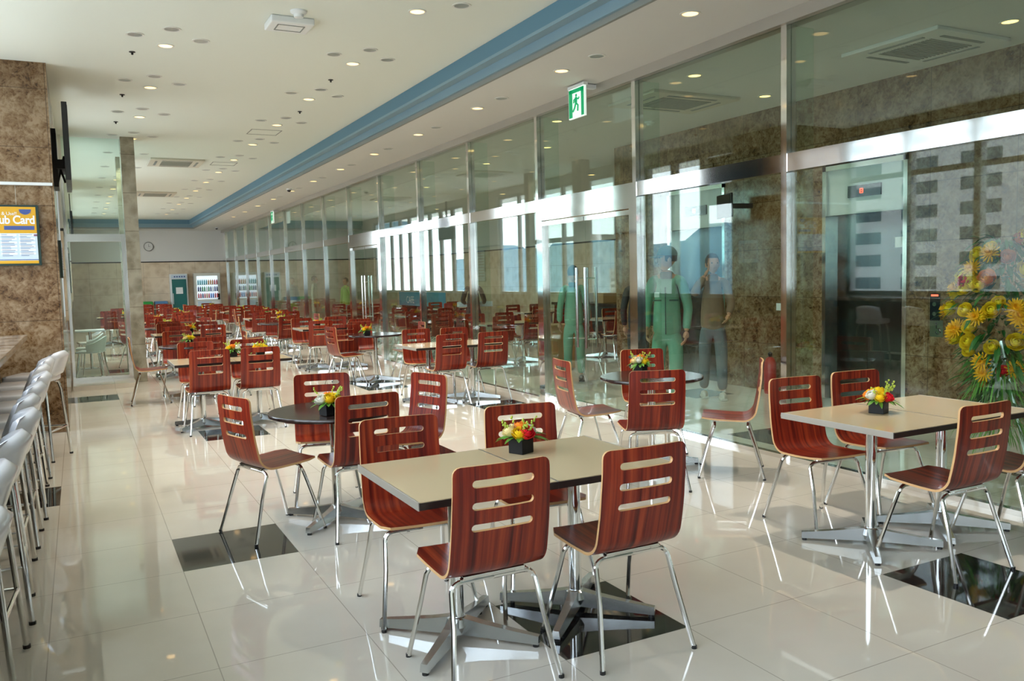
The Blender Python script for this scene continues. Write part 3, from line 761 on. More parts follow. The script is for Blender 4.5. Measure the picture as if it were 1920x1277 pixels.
# ---------------------------------------------------------------- glazed vestibule and slender column at the window wall
def clad(n, x0, x1, y0, y1, z1=ZC): return struct(n, B().box(x0, x1, y0, y1, 0, z1), M_beigecol)
M_beigecol = stone('green_beige_marble', [(.3, (.16, .15, .10)), (.5, (.30, .27, .20)), (.72, (.45, .41, .32))], 2.0, rough=.1, joint=(.9, .6))
struct('wall_left_column', B().box(.72, .92, 14.6, 14.95, 0, ZC), M_beigecol)
struct('wall_left_column_rear', B().box(.74, .89, 16.9, 17.1, 0, ZC), M_beigecol)
struct('floor_step', B().box(-.14, .72, 13.9, 15.3, 0, .07), M_floor)
v = sempty('window_40')
B().box(-.14, .72, 14.70, 14.76, 2.24, 2.36).box(-.14, .72, 14.68, 14.78, .07, .12).box(.66, .72, 14.68, 14.78, .12, 2.36).box(-.14, -.10, 14.68, 14.78, .12, 3.87).build('window_frame', M_steel, v)
B().box(-.10, .72, 14.725, 14.735, .12, 3.85).build('pane', M_glass, v)
v = sempty('window_41')
B().box(.80, .84, 14.95, 16.9, 2.24, 2.34).build('window_frame', M_steel, v)
B().box(.815, .825, 14.95, 16.9, .0, 3.85).build('pane', M_glass, v)

def make_tub():
    t = thing('tub_chair', 'x', 'chair', group='white shell chairs by the window wall')
    g = B()
    g.box(-.21, .21, -.18, .2, .42, .455, bev=.012); g.build('seat', M_white, t, smooth=True)
    g = B(); n = 12; rows = []
    for sd, r_ in ((0, .225), (1, .20)):
        for z in (.44, .52, .60, .66, .70):
            row = []
            for i in range(n + 1):
                a = pi * (1.0 + i / n); rr = r_ + .05 * (z - .44) / .26; hh = z - (.13 * abs(cos(a)) ** 2 if z > .5 else 0) * (z - .44) / .26
                row.append(g.bm.verts.new((rr * cos(a), .02 + rr * sin(a), hh)))
            rows.append(row)
    for q in (0, 5):
        for j in range(4):
            for i in range(n): g._f([rows[q + j][i], rows[q + j][i + 1], rows[q + j + 1][i + 1], rows[q + j + 1][i]])
    for i in range(n): g._f([rows[4][i], rows[4][i + 1], rows[9][i + 1], rows[9][i]])
    g.build('backrest', M_white, t, smooth=True)
    for sx_ in (-1, 1):
        for sy_ in (-1, 1): B().tube([(.2 * sx_, .2 * sy_, 0), (.17 * sx_, .15 * sy_, .42)], .011, 8).build('leg', M_tube, t, smooth=True)
    return t
TB = make_tub(); TB.location = (.15, 15.9, 0); TB.rotation_euler = (0, 0, 1.3); TB['label'] = 'white shell chair nearest behind the vestibule glass'
dup(TB, (.12, 16.8, 0), 1.5, 'white shell chair second behind the vestibule glass')
dup(TB, (.15, 18.4, 0), 1.7, 'white shell chair farthest behind the vestibule glass')
t = thing('side_table', 'small square white table between white chairs by the window wall', 'table', (.16, 17.6, 0))
B().box(-.25, .25, -.25, .25, .70, .73, bev=.005).build('tabletop', M_white, t)
B().tube([(0, 0, .02), (0, 0, .7)], .025, 12).build('pole', M_tube, t); B().lathe([(.2, 0), (.2, .012), (.03, .025)], 20).build('base', M_tube, t)

# ---------------------------------------------------------------- far wall: fridge, vending machine, bins, clock
M_teal = mat('teal_fridge_door', (.03, .16, .15), .15); M_vend = mat('vending_cream', (.72, .70, .62), .35); M_vlit = mat('lit_vending_interior', (.7, .8, .85), .4, emit=(.75, .88, 1), es=.5)
t = thing('drink_fridge', 'tall white drink fridge with a teal glass door by the far wall', 'fridge', (3.36, 33.35, 0))
B().box(-.30, .30, 0, .38, 0, 1.92, bev=.01).build('body', M_white, t)
d = B().box(-.25, .25, -.025, 0, .12, 1.72).build('door', M_teal, t); B().box(-.235, -.215, -.05, -.02, .8, 1.2).build('handle', M_white, d)
B().box(-.27, .27, -.02, 0, 1.75, 1.88).build('header_sign', M_pale, t)
for k in range(5): B().box(-.17 + k * .085, -.12 + k * .085, -.026, -.018, 1.79, 1.84).build('sign_character', M_navy, t)
B().box(-.12, .12, -.032, -.024, 1.18, 1.42).build('paper_notice', M_pw, t)
t = thing('vending_machine', 'wide cream vending machine with rows of bottles by the far wall', 'vending machine', (4.36, 33.32, 0))
B().box(-.46, .46, 0, .43, 0, 1.93, bev=.01).build('body', M_vend, t)
B().box(-.38, .36, -.01, .0, .95, 1.82).build('display_window', M_vlit, t)
g = B()
for z in (1.0, 1.25, 1.5): g.box(-.38, .36, -.07, -.01, z - .02, z)
g.build('display_shelf', M_white, t)
B().box(-.38, .10, -.015, 0, .62, .88).build('price_panel', M_pale, t); B().box(.12, .40, -.02, 0, .3, .86).build('paper_panel', M_pw, t); B().box(.34, .42, -.03, 0, .92, 1.15).build('coin_slot', M_black, t); B().box(-.35, .08, -.02, 0, .2, .5).build('pickup_flap', M_black, t)
cans = [mat('can_' + n_, c_, .3) for n_, c_ in (('navy', (.03, .04, .15)), ('green', (.02, .25, .06)), ('red', (.5, .02, .02)), ('blue', (.03, .15, .5)), ('amber', (.5, .25, .04)), ('white', (.7, .72, .7)), ('teal', (.05, .35, .38)))]
seqs = [(1.0, [2, 2, 0, 2, 4, 2, 3, 3, 2, 2], 'lowest'), (1.25, [0, 0, 1, 1, 5, 1, 0, 5, 0, 0], 'middle'), (1.5, [6, 6, 6, 6, 6, 4, 4, 4, 2, 2], 'top')]
cn = ['navy', 'green', 'red', 'blue', 'amber', 'white', 'teal']
for z, sq, ln in seqs:
    for i, k in enumerate(sq):
        o = B().lathe([(.022, 0), (.026, .01), (.026, .13), (.012, .16), (.012, .19)], 8, c=(0, 0, 0)).build('drink_bottle', cans[k], None, (4.36 - .34 + i * .074, 33.275, z), smooth=True)
        tag(o, '%s drink bottle on the %s display shelf of the vending machine' % (cn[k], ln), 'bottle', '%s bottles on the %s vending shelf' % (cn[k], ln))
for x, c_, lb in ((2.2, 'green', 'white recycling bin with a bright green lid'), (2.70, 'blue', 'white recycling bin with a blue lid')):
    t = thing('recycling_bin', lb + ' against the far wall', 'bin', (x, 33.3, 0))
    B().box(-.20, .20, -.2, .3, 0, .80, bev=.01).build('body', M_white, t)
    B().box(-.215, .215, -.215, .31, .80, .93, bev=.02).build('lid', mat('lid_' + c_, (.02, .3, .05) if c_ == 'green' else (.08, .2, .38), .4), t)
t = thing('wall_clock', 'round grey rimmed clock high on the far wall', 'clock', (2.42, YB - .02, 2.95))
g = B().lathe([(.17, 0), (.17, .03), (.145, .035), (.145, .02), (0.001, .02)], 32, cap=False); g.xf(Matrix.Rotation(pi / 2, 4, 'X')); g.build('rim', mat('clock_grey', (.25, .25, .23), .4), t)
g = B().lathe([(.144, .021), (.001, .022)], 32, cap=False); g.xf(Matrix.Rotation(pi / 2, 4, 'X')); g.build('face', M_wall, t)
B().box(-.004, .004, -.03, -.024, 0, .10).box(-.006, .06, -.03, -.024, -.004, .004).build('hand', M_black, t)
for x, y, lb in ((4.6, 32.0, 'black dome camera on the soffit near the far wall'), (4.2, 18.5, 'black dome camera on the soffit over the middle of the glass')):
    t = thing('dome_camera', lb, 'camera', (x, y, ZS))
    B().lathe([(.06, 0), (.06, -.03)], 16).build('housing', M_white, t); B().ball((0, 0, -.03), .045, 12, 8).build('lens_dome', M_black, t, smooth=True)

# ---------------------------------------------------------------- ceiling fittings
def make_light(lit):
    t = thing('downlight', 'x', 'ceiling light', group='recessed ceiling downlights')
    B().lathe([(.082, 0), (.082, -.006), (.066, -.006), (.060, .0)], 24, cap=False).build('trim_ring', M_ringw, t, smooth=True)
    if lit: B().lathe([(.062, -.002), (.001, -.002)], 24, cap=False).build('lamp', M_lampW, t)
    else: B().lathe([(.066, -.004), (.045, -.001), (.001, -.0015)], 24, cap=False).build('reflector', M_lampdark, t, smooth=True)
    return t
M_lampdark = mat('unlit_reflector', (.42, .45, .44), .3, .5)
LL, LU = make_light(True), make_light(False)
LL['group'] = 'lit recessed downlights'; LU['group'] = 'unlit recessed downlights'
ul = {'l': 0, 'u': 0}
LAMP = bpy.data.lights.new('lamp_light', 'AREA'); LAMP.shape = 'DISK'; LAMP.size = .085; LAMP.spread = radians(96); LAMP.energy = 8.0; LAMP.color = (1, .91, .76)
LAMP2 = LAMP.copy(); LAMP2.energy = 2.6
LAMP3 = LAMP.copy(); LAMP3.energy = 8; LAMP3.spread = radians(150)  # wider beam, brightens the room deep behind the glass
def light(x, y, z, lit, label):
    if lit:
        q = bpy.data.objects.new('lamp_light', LAMP if x < 5 else LAMP2 if y < 11.5 else LAMP3); C.objects.link(q); q.location = (x, y, z - .012)
    src = LL if lit else LU; k = 'l' if lit else 'u'
    if not ul[k]: ul[k] = 1; src.location = (x, y, z); src['label'] = label
    else: dup(src, (x, y, z), 0, label)
on = ['first', 'second', 'third', 'fourth', 'fifth', 'sixth', 'seventh', 'eighth', 'ninth', 'tenth', 'eleventh', 'twelfth', 'thirteenth']
L_ = []
for k in range(13):
    y = 6.72 + 1.935 * k
    for x, rn in ((.90, 'window side'), (2.775, 'cove side')):
        nm = '%s cluster from the camera, %s ceiling row' % (on[k], rn)
        light(x, y + .30, ZC, True, 'lit warm downlight, ' + nm)
        for dx, dy, q in ((-.29, 0, 'window side'), (.29, 0, 'glass side'), (0, -.3, 'near')):
            light(x + dx, y + dy, ZC, False, 'unlit %s downlight, %s' % (q, nm))
for k in range(-1, 12):
    y = 5.28 + 1.955 * k
    light(4.36, y, ZS, True, 'lit warm downlight over the %s glass bay along the soffit' % on[k + 1 if k < 11 else 11] if k < 11 else 'lit warm downlight at the far end of the soffit')
    light(4.38, y + 1.35, ZS, False, 'unlit downlight beyond the %s lit one along the soffit' % on[k + 1] if k < 11 else 'unlit downlight at the far end of the soffit')
for q, (x, y) in enumerate(((5.75, 6.9), (6.7, 11.6), (5.7, 9.6), (7.0, 4.4), (6.6, 13.6), (9.4, 14.5), (9.4, 18.5), (7.0, 17.5), (7.0, 21.0), (9.5, 23.0), (6.9, 2.0), (7.2, 7.4))):  # fittings added so the lobby and second room are lit
    light(x, y, ZS, True, 'lit warm downlight added to the lobby ceiling behind the glass, %s of its run' % on[q])
M_acb = mat('ac_beige', (.62, .58, .48), .5); M_acg = mat('ac_grille', (.30, .31, .27), .6)
def cassette(x, y, z, wx, wy, label, m1=M_acb, nm='air_conditioner'):
    t = thing(nm, label, 'air conditioner', (x, y, z))
    B().box(-wx / 2, wx / 2, -wy / 2, wy / 2, -.035, 0, bev=.01).build('panel', m1, t)
    g = B(); n = 14; gx, gy = wx * .28, wy * .28
    for i in range(n): g.box(-gx, gx, -gy + i * 2 * gy / n, -gy + (i + .5) * 2 * gy / n, -.042, -.034)
    g.build('grille', M_acg, t)
    for s_ in (-1, 1):
        B().box(-gx, gx, s_ * wy * .38 - .02, s_ * wy * .38 + .02, -.04, -.034).build('louvre', M_grey, t)
        B().box(s_ * wx * .38 - .02, s_ * wx * .38 + .02, -gy, gy, -.04, -.034).build('louvre', M_grey, t)
cassette(6.35, 8.0, ZS, 1.25, .9, 'beige ceiling air conditioner above the lift lobby, nearest the marble corner')
cassette(7.0, 5.2, ZS, 1.0, 1.0, 'grey green ceiling air conditioner above the lift lobby, before the nearer lift', M_soff)
cassette(1.8, 17.3, ZC, .95, 1.0, 'wide ceiling air conditioner in the middle of the main ceiling')
cassette(1.9, 23.4, ZC, .95, 1.0, 'ceiling air conditioner farthest down the main ceiling')
t = thing('ceiling_projector_box', 'square white slotted fixture on the near main ceiling', 'ceiling fixture', (1.82, 7.72, ZC))
B().box(-.19, .19, -.16, .16, -.06, 0, bev=.015).build('housing', M_white, t)
B().box(-.12, .12, -.09, -.08, -.064, -.058).box(-.12, .12, .08, .09, -.064, -.058).box(-.12, -.11, -.08, .08, -.064, -.058).box(.11, .12, -.08, .08, -.064, -.058).build('slot', M_grey, t)
for x, y, lb in ((1.83, 7.40, 'round white smoke detector beside the square white ceiling fixture'), (6.9, 9.2, 'round white smoke detector on the lobby ceiling behind the glass')):
    t = thing('smoke_detector', lb, 'detector', (x, y, ZC if x < 5 else ZS))
    B().lathe([(.07, 0), (.07, -.015), (.05, -.03)], 20).build('base', M_white, t, smooth=True); B().lathe([(.045, -.028), (.04, -.055), (.02, -.06)], 16).build('sensor', M_white, t, smooth=True)
for q, (x, y) in enumerate(((.62, 9.3), (.62, 11.4), (.62, 13.3), (2.75, 9.75), (2.85, 11.7))):
    tag(B().lathe([(.03, 0), (.03, -.006), (.012, -.008), (.01, -.03)], 12).build('sprinkler_head', M_blackm, None, (x, y, ZC)), 'tiny dark sprinkler head, %s from the camera on the main ceiling' % on[q], 'sprinkler')
for x, y, lb in ((2.72, 13.5, 'nearer'), (2.68, 17.3, 'farther')):
    s_ = .23; g = B()
    g.box(-s_, s_, -s_, -s_ + .012, -.004, .0).box(-s_, s_, s_ - .012, s_, -.004, 0).box(-s_, -s_ + .012, -s_, s_, -.004, 0).box(s_ - .012, s_, -s_, s_, -.004, 0)
    tag(g.build('access_hatch', M_grey, None, (x, y, ZC)), '%s square ceiling access hatch with a thin dark outline' % lb, 'hatch')

# ---------------------------------------------------------------- exit signs
def exit_sign(x, y, z, label):
    t = thing('exit_sign', label, 'sign', (x, y, z))
    s_ = .155
    B().box(-.012, .012, -s_, s_, -s_, s_).build('housing', M_signw, t)
    g = B()  # green ground: frame bands round a white doorway
    g.box(-.016, -.012, -s_ + .01, s_ - .01, s_ - .05, s_ - .01).box(-.016, -.012, s_ - .075, s_ - .01, -s_ + .01, s_ - .01).box(-.016, -.012, -s_ + .01, -s_ + .06, -s_ + .01, s_ - .01)
    g.build('green_field', M_green, t)
    g = B(); m_ = lambda pts: [(-.016, -p, q) for p, q in pts]
    g.ball((-.016, .0, .075), (.006, .017, .017), 10, 6)
    for pts, r_ in (([(.005, .055), (-.005, 0)], .017), ([(-.005, 0), (.035, -.03), (.03, -.09)], .010), ([(-.005, 0), (-.03, -.05), (-.065, -.085)], .010), ([(0, .05), (.045, .03), (.06, .05)], .007), ([(0, .05), (-.045, .035), (-.05, 0)], .007)): g.tube(m_(pts), r_, 6)
    g.build('running_figure', M_green, t)
    B().box(-.02, .03, -.16, .16, s_, s_ + .03).box(.01, .22, -.03, .03, s_ - .0, s_ + .04).build('mount', M_white, t)
exit_sign(4.78, 7.62, 3.345, 'green running man exit sign under the soffit beside the glass')
exit_sign(4.85, 23.5, 3.3, 'small green exit sign far down the glass near the end wall')

# ---------------------------------------------------------------- lobby details
t = thing('lift_call_panel', 'black lift call panel with red light above a wheelchair plate', 'panel', (WX - .012, 5.62, 1.12))
B().box(0, .012, -.055, .055, -.14, .14).build('plate', M_led, t); B().box(-.004, 0, -.04, .04, .11, .13).build('indicator', M_red, t)
for z in (.03, -.07):
    g = B().lathe([(.022, 0), (.022, .008)], 14); g.xf(Matrix.Rotation(-pi / 2, 4, 'Y')); g.xf(Matrix.Translation((0, 0, z))); g.build('button', M_steel, t)
t = thing('wheelchair_plate', 'small steel plate with a wheelchair symbol below the call panel', 'sign', (WX - .01, 5.60, .90))
B().box(0, .01, -.075, .075, -.085, .085).build('plate', M_steel, t)
g = B(); pts = [(0, -.02 + .028 * cos(a * pi / 8), -.01 + .028 * sin(a * pi / 8)) for a in range(6, 17)]
g.tube([(-.002, p[1], p[2] - .02) for p in pts], .004, 5).tube([(-.002, 0, .04), (-.002, 0, .0), (-.002, -.025, 0), (-.002, -.04, -.035)], .004, 5).ball((-.002, 0, .052), .009, 8, 6).build('symbol', M_led, t)
tag(B().box(WX + .068, WX + .078, 6.0, 6.16, 1.75, 1.86).build('warning_sticker', M_pw), 'small white and coloured sticker on the nearer lift door', 'sticker')
M_extred = mat('extinguisher_red', (.5, .03, .02), .35)
t = thing('fire_extinguisher', 'red fire extinguisher standing against the lobby marble between the lifts', 'extinguisher', (7.62, 7.75, 0))
B().lathe([(.07, 0), (.075, .03), (.075, .38), (.05, .44), (.02, .46)], 18).build('cylinder', M_extred, t, smooth=True); B().lathe([(.02, .46), (.03, .5), (.01, .52)], 10).build('valve', M_black, t)

t = thing('television', 'small black television on a bracket before the lobby marble between the lifts', 'television', (7.45, 8.35, 2.37), radians(-20))
B().box(-.03, .0, -.24, .24, -.15, .15, bev=.005).build('casing', M_black, t); B().box(-.034, -.03, -.22, .22, -.135, .135).build('screen', M_screen, t); B().box(0, .35, -.03, .03, -.03, .03).build('wall_bracket', M_blackm, t)
tag(B().box(WX - .006, WX, 7.62, 7.82, 1.03, 1.12).build('wall_plate', M_pw), 'small blank white plate on the lobby marble between the two lifts', 'plate')
# big congratulation flower stand
rng = random.Random(21)
t = thing('flower_stand', 'tall stand of yellow, gold and orange flowers behind the glass by the lift', 'flowers', (5.80, 3.66, 0))
g = B()
for a in (0.3, 2.4, 4.5): g.tube([(.28 * cos(a), .28 * sin(a), 0), (.03 * cos(a), .03 * sin(a), .9), (.0, 0, 1.0)], .012, 8)
g.build('tripod', M_foil, t)
g = B().lathe([(.05, .60), (.08, .72), (.09, .80), (.07, .86)], 20); g.build('basket', M_foil, t, smooth=True)
g = B()
for i in range(620):
    a = rng.uniform(0, 2 * pi); z = rng.uniform(.55, 1.75); R_ = .12 + .20 * max(0, 1 - abs(z - 1.2) / .75); q = rng.uniform(.3, 1)
    leaf(g, (R_ * q * cos(a), R_ * q * sin(a), z), (cos(a), sin(a), rng.uniform(-.5, 1)), rng.uniform(.08, .17), rng.uniform(.02, .045), .5)
g.build('dark_foliage', M_leafd, t)
g = B()
for i in range(420):
    a = rng.uniform(0, 2 * pi); z = rng.uniform(.35, .95); R_ = rng.uniform(.08, .2)
    leaf(g, (R_ * cos(a), R_ * sin(a), z), (cos(a), sin(a), rng.uniform(-1, .3)), rng.uniform(.08, .2), rng.uniform(.006, .014), .7)
g.build('fern_foliage', M_leaf, t)
kinds = ['yellow'] * 9 + ['gold'] * 5 + ['rust', 'red', 'orange', 'orange', 'cream']
for i in range(80):
    a = pi + rng.uniform(-1.9, 1.9) + .75; z = rng.choice([rng.uniform(.95, 1.5), rng.uniform(1.0, 1.6), rng.uniform(.65, 1.8)]); R_ = .13 + .22 * max(0, 1 - abs(z - 1.2) / .7)
    k = rng.choice(kinds); g = B(); c = (R_ * cos(a), R_ * sin(a), z); tl = (-1.2 * sin(a), 1.2 * cos(a))
    if k == 'gold': mum(g, c, rng.uniform(.062, .08), tl, rng)
    else: rose(g, c, rng.uniform(.045, .066) * (1 if z > .85 else .7), tl, rng)
    g.build('bloom', PET[k], t, smooth=(k != 'gold'))

# ---------------------------------------------------------------- people
M_skin = mat('skin', (.50, .25, .15), .5); M_hair = mat('dark_hair', (.02, .015, .012), .6)
M_gr = mat('sage_green_workwear', (.15, .33, .23), .75); M_grd = mat('dark_green_collar', (.03, .08, .07), .7); M_cap = mat('grey_green_cap', (.10, .17, .18), .7)
M_tr = mat('grey_trousers', (.13, .15, .16), .8); M_sh = mat('grey_striped_shirt', (.42, .40, .38), .8); M_brn = mat('brown_vest', (.20, .13, .08), .8)
M_suit = mat('black_suit', (.015, .015, .018), .7); M_shoe = mat('black_shoe', (.02, .018, .016), .4); M_wshoe = mat('pale_slipper', (.6, .6, .55), .6); M_cream = mat('cream_apron', (.62, .58, .44), .8); M_lime = mat('lime_green_shirt', (.30, .48, .10), .8)
def skin_mesh(name, V, E_, R_, m_, parent, sub=2, root=0):
    me = bpy.data.meshes.new(name); me.from_pydata([tuple(v) for v in V], E_, []); o = bpy.data.objects.new(name, me); C.objects.link(o)
    md = o.modifiers.new('k', 'SKIN'); md.use_smooth_shade = True; md.branch_smoothing = .6
    for i, r_ in enumerate(R_):
        sv = me.skin_vertices[0].data[i]; sv.radius = r_ if isinstance(r_, tuple) else (r_, r_); sv.use_root = (i == root)
    sb = o.modifiers.new('s', 'SUBSURF'); sb.levels = sub; sb.render_levels = sub
    bake(o); o.data.materials.clear(); o.data.materials.append(m_); o.name = name
    for p in o.data.polygons: p.use_smooth = True
    if parent: o.parent = parent
    return o
def join_into(o, other):
    """merge another mesh object's geometry (parent space) into o"""
    bm = bmesh.new(); bm.from_mesh(o.data); n0 = len(bm.faces); k = len(o.data.materials)
    bm.from_mesh(other.data); bm.faces.ensure_lookup_table()
    for f_ in bm.faces[n0:]: f_.material_index += k
    for m_ in other.data.materials: o.data.materials.append(m_)
    bm.to_mesh(o.data); bm.free(); bpy.data.objects.remove(other)
def person(name_lb, loc, rz, H=1.74, top=None, low=None, shoe=None, hair='short', arms=None, head_turn=0, stride=.06, capm=None, coat=False, skirt=False, topname='jacket', lod=2, badge=False):
    s_ = H / 1.74
    t = thing('person', name_lb, 'person', loc, rz); t.scale = (s_, s_, s_)
    # facing -Y locally.  key joints
    A = arms or {}
    sh = {1: Vector((.150, 0, 1.41)), -1: Vector((-.150, 0, 1.41))}
    el = {q: Vector(A.get('el', {}).get(q, (.205 * q, .02, 1.13))) for q in (1, -1)}
    wr = {q: Vector(A.get('wr', {}).get(q, (.215 * q, -.04, .88))) for q in (1, -1)}
    ft = {1: Vector((.10, -stride, .06)), -1: Vector((-.10, stride, .06))}
    kn = {q: Vector((.095 * q, ft[q].y * .5 - .02, .49)) for q in (1, -1)}
    # body: pelvis, spine, neck, head, arms, legs in one skin
    V = [(0, 0, .93), (0, 0, 1.12), (0, .0, 1.32), (0, .0, 1.45), (0, -.005, 1.53)]; E_ = [(0, 1), (1, 2), (2, 3), (3, 4)]; R_ = [(.10, .08), (.10, .075), (.12, .08), (.07, .06), (.050, .052)]
    for q in (1, -1):
        b0 = len(V); V += [sh[q], el[q], wr[q]]; E_ += [(3, b0), (b0, b0 + 1), (b0 + 1, b0 + 2)]; R_ += [.052, .040, .026]
        b1 = len(V); V += [(.09 * q, 0, .86), kn[q], (ft[q].x, ft[q].y, .10)]; E_ += [(0, b1), (b1, b1 + 1), (b1 + 1, b1 + 2)]; R_ += [.085, .055, .036]
    body = skin_mesh('body', V, E_, R_, M_skin, t, sub=lod)
    # head with face, turned
    g = B(); g.ball((0, 0, 0), (.076, .096, .118), 20, 16)
    for v in g.bm.verts:
        if v.co.z < -.02:
            k = (-.02 - v.co.z) / .098; v.co.x *= 1 - .32 * k; v.co.y = v.co.y * (1 - .22 * k) - .022 * k
    g.ball((0, -.098, -.012), (.014, .020, .026), 8, 6); g.ball((0, -.088, -.055), (.026, .012, .008), 8, 5)
    for q in (1, -1): g.ball((.079 * q, .008, -.01), (.010, .022, .032), 8, 6)
    g.m(1)
    for q in (1, -1): g.ball((.031 * q, -.082, .012), (.013, .008, .007), 8, 5)
    Mh = Matrix.Translation((0, -.012, 1.628)) @ Matrix.Rotation(head_turn, 4, 'Z'); g.xf(Mh)
    join_into(body, g.build('head', [M_skin, M_hair], None, smooth=True, ang=70))
    # hands: palm and five fingers
    for q in (1, -1):
        d = (wr[q] - el[q]).normalized(); pose = A.get('hand', {}).get(q, 'relaxed')
        sd = Vector((0, 1, 0)) if abs(d.y) < .8 else Vector((1, 0, 0)); sd = (sd - d * sd.dot(d)).normalized(); nrm = d.cross(sd) * q
        VV = [wr[q], wr[q] + d * .05]; EE = [(0, 1)]; RR = [.024, (.030, .020)]
        hd = skin_mesh('hand', [wr[q] - d * .01, wr[q] + d * .035, wr[q] + d * .075], [(0, 1), (1, 2)], [.024, (.036, .018), (.036, .014)], M_skin, None, sub=1)
        join_into(body, hd)
        for k, (off, ln) in enumerate(((-.030, .066), (-.010, .076), (.010, .072), (.028, .058))):
            p0 = wr[q] + d * .075 + sd * off; p1 = p0 + d * ln * .45 - nrm * .008; p2 = p1 + d * ln * .33 - nrm * .018; p3 = p2 + d * ln * .2 - nrm * .016
            join_into(body, B().tube([p0 - d * .01, p0, p1, p2, p3], [.009, .009, .0085, .0075, .006], 6).build('finger', M_skin, None, smooth=True))
        p0 = wr[q] + d * .025 - sd * .028; p1 = p0 - sd * .022 + d * .028; p2 = p1 + d * .028 - nrm * .01
        join_into(body, B().tube([p0, p1, p2], [.012, .010, .007], 6).build('thumb', M_skin, None, smooth=True))
    # clothing
    Vc = [(0, 0, .80 if not coat else .62), (0, 0, 1.12), (0, .0, 1.30), (0, .005, 1.435)]; Ec = [(0, 1), (1, 2), (2, 3)]; Rc = [(.165, .135) if not coat else (.17, .14), (.150, .115), (.155, .12), (.085, .075)]
    for q in (1, -1):
        b0 = len(Vc); wp = wr[q].lerp(el[q], .06); Vc += [sh[q] + Vector((.0, 0, -.005)), el[q], wp]; Ec += [(3, b0), (b0, b0 + 1), (b0 + 1, b0 + 2)]; Rc += [.064, .052, .044]
    jk = skin_mesh(topname, Vc, Ec, Rc, top, t, sub=lod)
    if not skirt:
        Vl = [(0, 0, .95), (0, 0, .88)]; El = [(0, 1)]; Rl = [(.14, .11), (.145, .115)]
        for q in (1, -1):
            b0 = len(Vl); Vl += [(.092 * q, 0, .78), kn[q], (ft[q].x, ft[q].y, .10)]; El += [(1, b0), (b0, b0 + 1), (b0 + 1, b0 + 2)]; Rl += [.092, .074, .062]
        skin_mesh('trousers', Vl, El, Rl, low, t, sub=lod)
    else:
        B().lathe([(.15, .95), (.185, .8), (.19, .55)], 20, cap=False).build('skirt', low, t, smooth=True)
    for q in (1, -1):
        B().ball((ft[q].x, ft[q].y - .05, .045), (.045, .13, .045), 12, 8).box(ft[q].x - .042, ft[q].x + .042, ft[q].y - .17, ft[q].y + .07, 0, .03, bev=.01).build('shoe', shoe, t, smooth=True)
    # hair / cap
    g = B(); g.ball((0, .012, .022), (.086, .102, .112), 18, 14)
    for v in list(g.bm.verts):
        if v.co.y < -.055 and v.co.z < .065 or v.co.z < -.045: g.bm.verts.remove(v)
    if hair == 'bun': g.ball((0, .11, -.01), .045, 10, 8)
    g.xf(Mh); g.build('hair', M_hair, t, smooth=True, ang=80)
    if capm:
        g = B(); g.ball((0, .01, .035), (.094, .108, .105), 20, 14)
        for v in list(g.bm.verts):
            if v.co.z < .018: g.bm.verts.remove(v)
        vs = []
        for i in range(9):
            a = pi + pi * i / 8; vs.append(((.080 * cos(a)), -.06 + .115 * sin(a)))
        g.prism(vs, .018, .026); g.xf(Mh); g.build('cap', capm, t, smooth=True, ang=60)
    g = B().lathe([(.062, 1.455), (.085, 1.425), (.075, 1.48), (.056, 1.50)], 16, cap=False); g.build('collar', M_grd if top is M_gr else top, t, smooth=True)
    if top is M_gr:
        g = B().box(.04, .13, -.150, -.132, 1.20, 1.215).box(-.13, -.04, -.150, -.132, 1.20, 1.215).box(-.004, .004, -.150, -.125, .86, 1.34).build('pocket_flap', M_grd, t)
        B().box(-.11, -.06, -.152, -.138, 1.24, 1.29).build('name_badge', M_pw, t)
    return t
person('man in sage green work uniform and cap standing behind the glass, looking aside', (5.59, 7.19, 0), radians(-44), 1.80, M_gr, M_gr, M_shoe, capm=M_cap, head_turn=radians(-66), topname='jacket',
       arms={'el': {1: (.215, .03, 1.13), -1: (-.215, .05, 1.13)}, 'wr': {1: (.20, -.06, .88), -1: (-.20, -.10, .90)}})
person('person in grey trousers and brown vest raising one hand to the face behind the glass', (6.80, 7.86, 0), radians(-35), 1.74, M_brn, M_tr, M_wshoe, head_turn=0.2, topname='vest',
       arms={'el': {1: (.21, -.10, 1.14), -1: (-.24, -.15, 1.26)}, 'wr': {1: (.16, -.22, 1.02), -1: (-.105, -.19, 1.50)}}, stride=.1)
person('person in black suit carrying a pale box, seen from behind through the glass', (7.05, 15.3, 0), radians(150), 1.62, M_suit, M_suit, M_shoe, hair='bun', coat=True, topname='jacket', skirt=True,
       arms={'el': {1: (.24, -.02, 1.14), -1: (-.24, -.02, 1.14)}, 'wr': {1: (.2, -.24, 1.08), -1: (-.2, -.24, 1.08)}}, lod=1)
tag(B().box(-.36, .36, -.12, .12, -.05, .05, bev=.005).build('carton', M_pale, None, (7.05 + .36 * sin(radians(150)), 15.3 - .36 * cos(radians(150)), .985)), 'pale flat box held by the person in the black suit', 'box')
bpy.data.objects['carton'].rotation_euler = (0, 0, radians(150))
person('person in cream kitchen coat behind the far glass', (6.6, 26.2, 0), radians(60), 1.68, M_cream, M_cream, M_shoe, coat=True, lod=1, topname='coat')
person('person in lime green shirt and apron behind the far glass', (7.2, 24.8, 0), radians(-60), 1.6, M_lime, M_tr, M_shoe, lod=1, topname='shirt')
person('person with light sleeves and green apron near the mirrored fridge behind the glass', (6.4, 28.4, 0), radians(0), 1.66, M_sh, M_lime, M_shoe, lod=1, topname='shirt')
person('person in pale green work uniform behind the door handles, back turned', (6.35, 10.33, 0), radians(150), 1.66, M_gr, M_gr, M_shoe, lod=1, topname='jacket')
person('person in dark suit standing just past the mullion beside the uniformed man', (6.5, 8.98, 0), radians(120), 1.64, M_suit, M_suit, M_shoe, lod=1, topname='jacket')
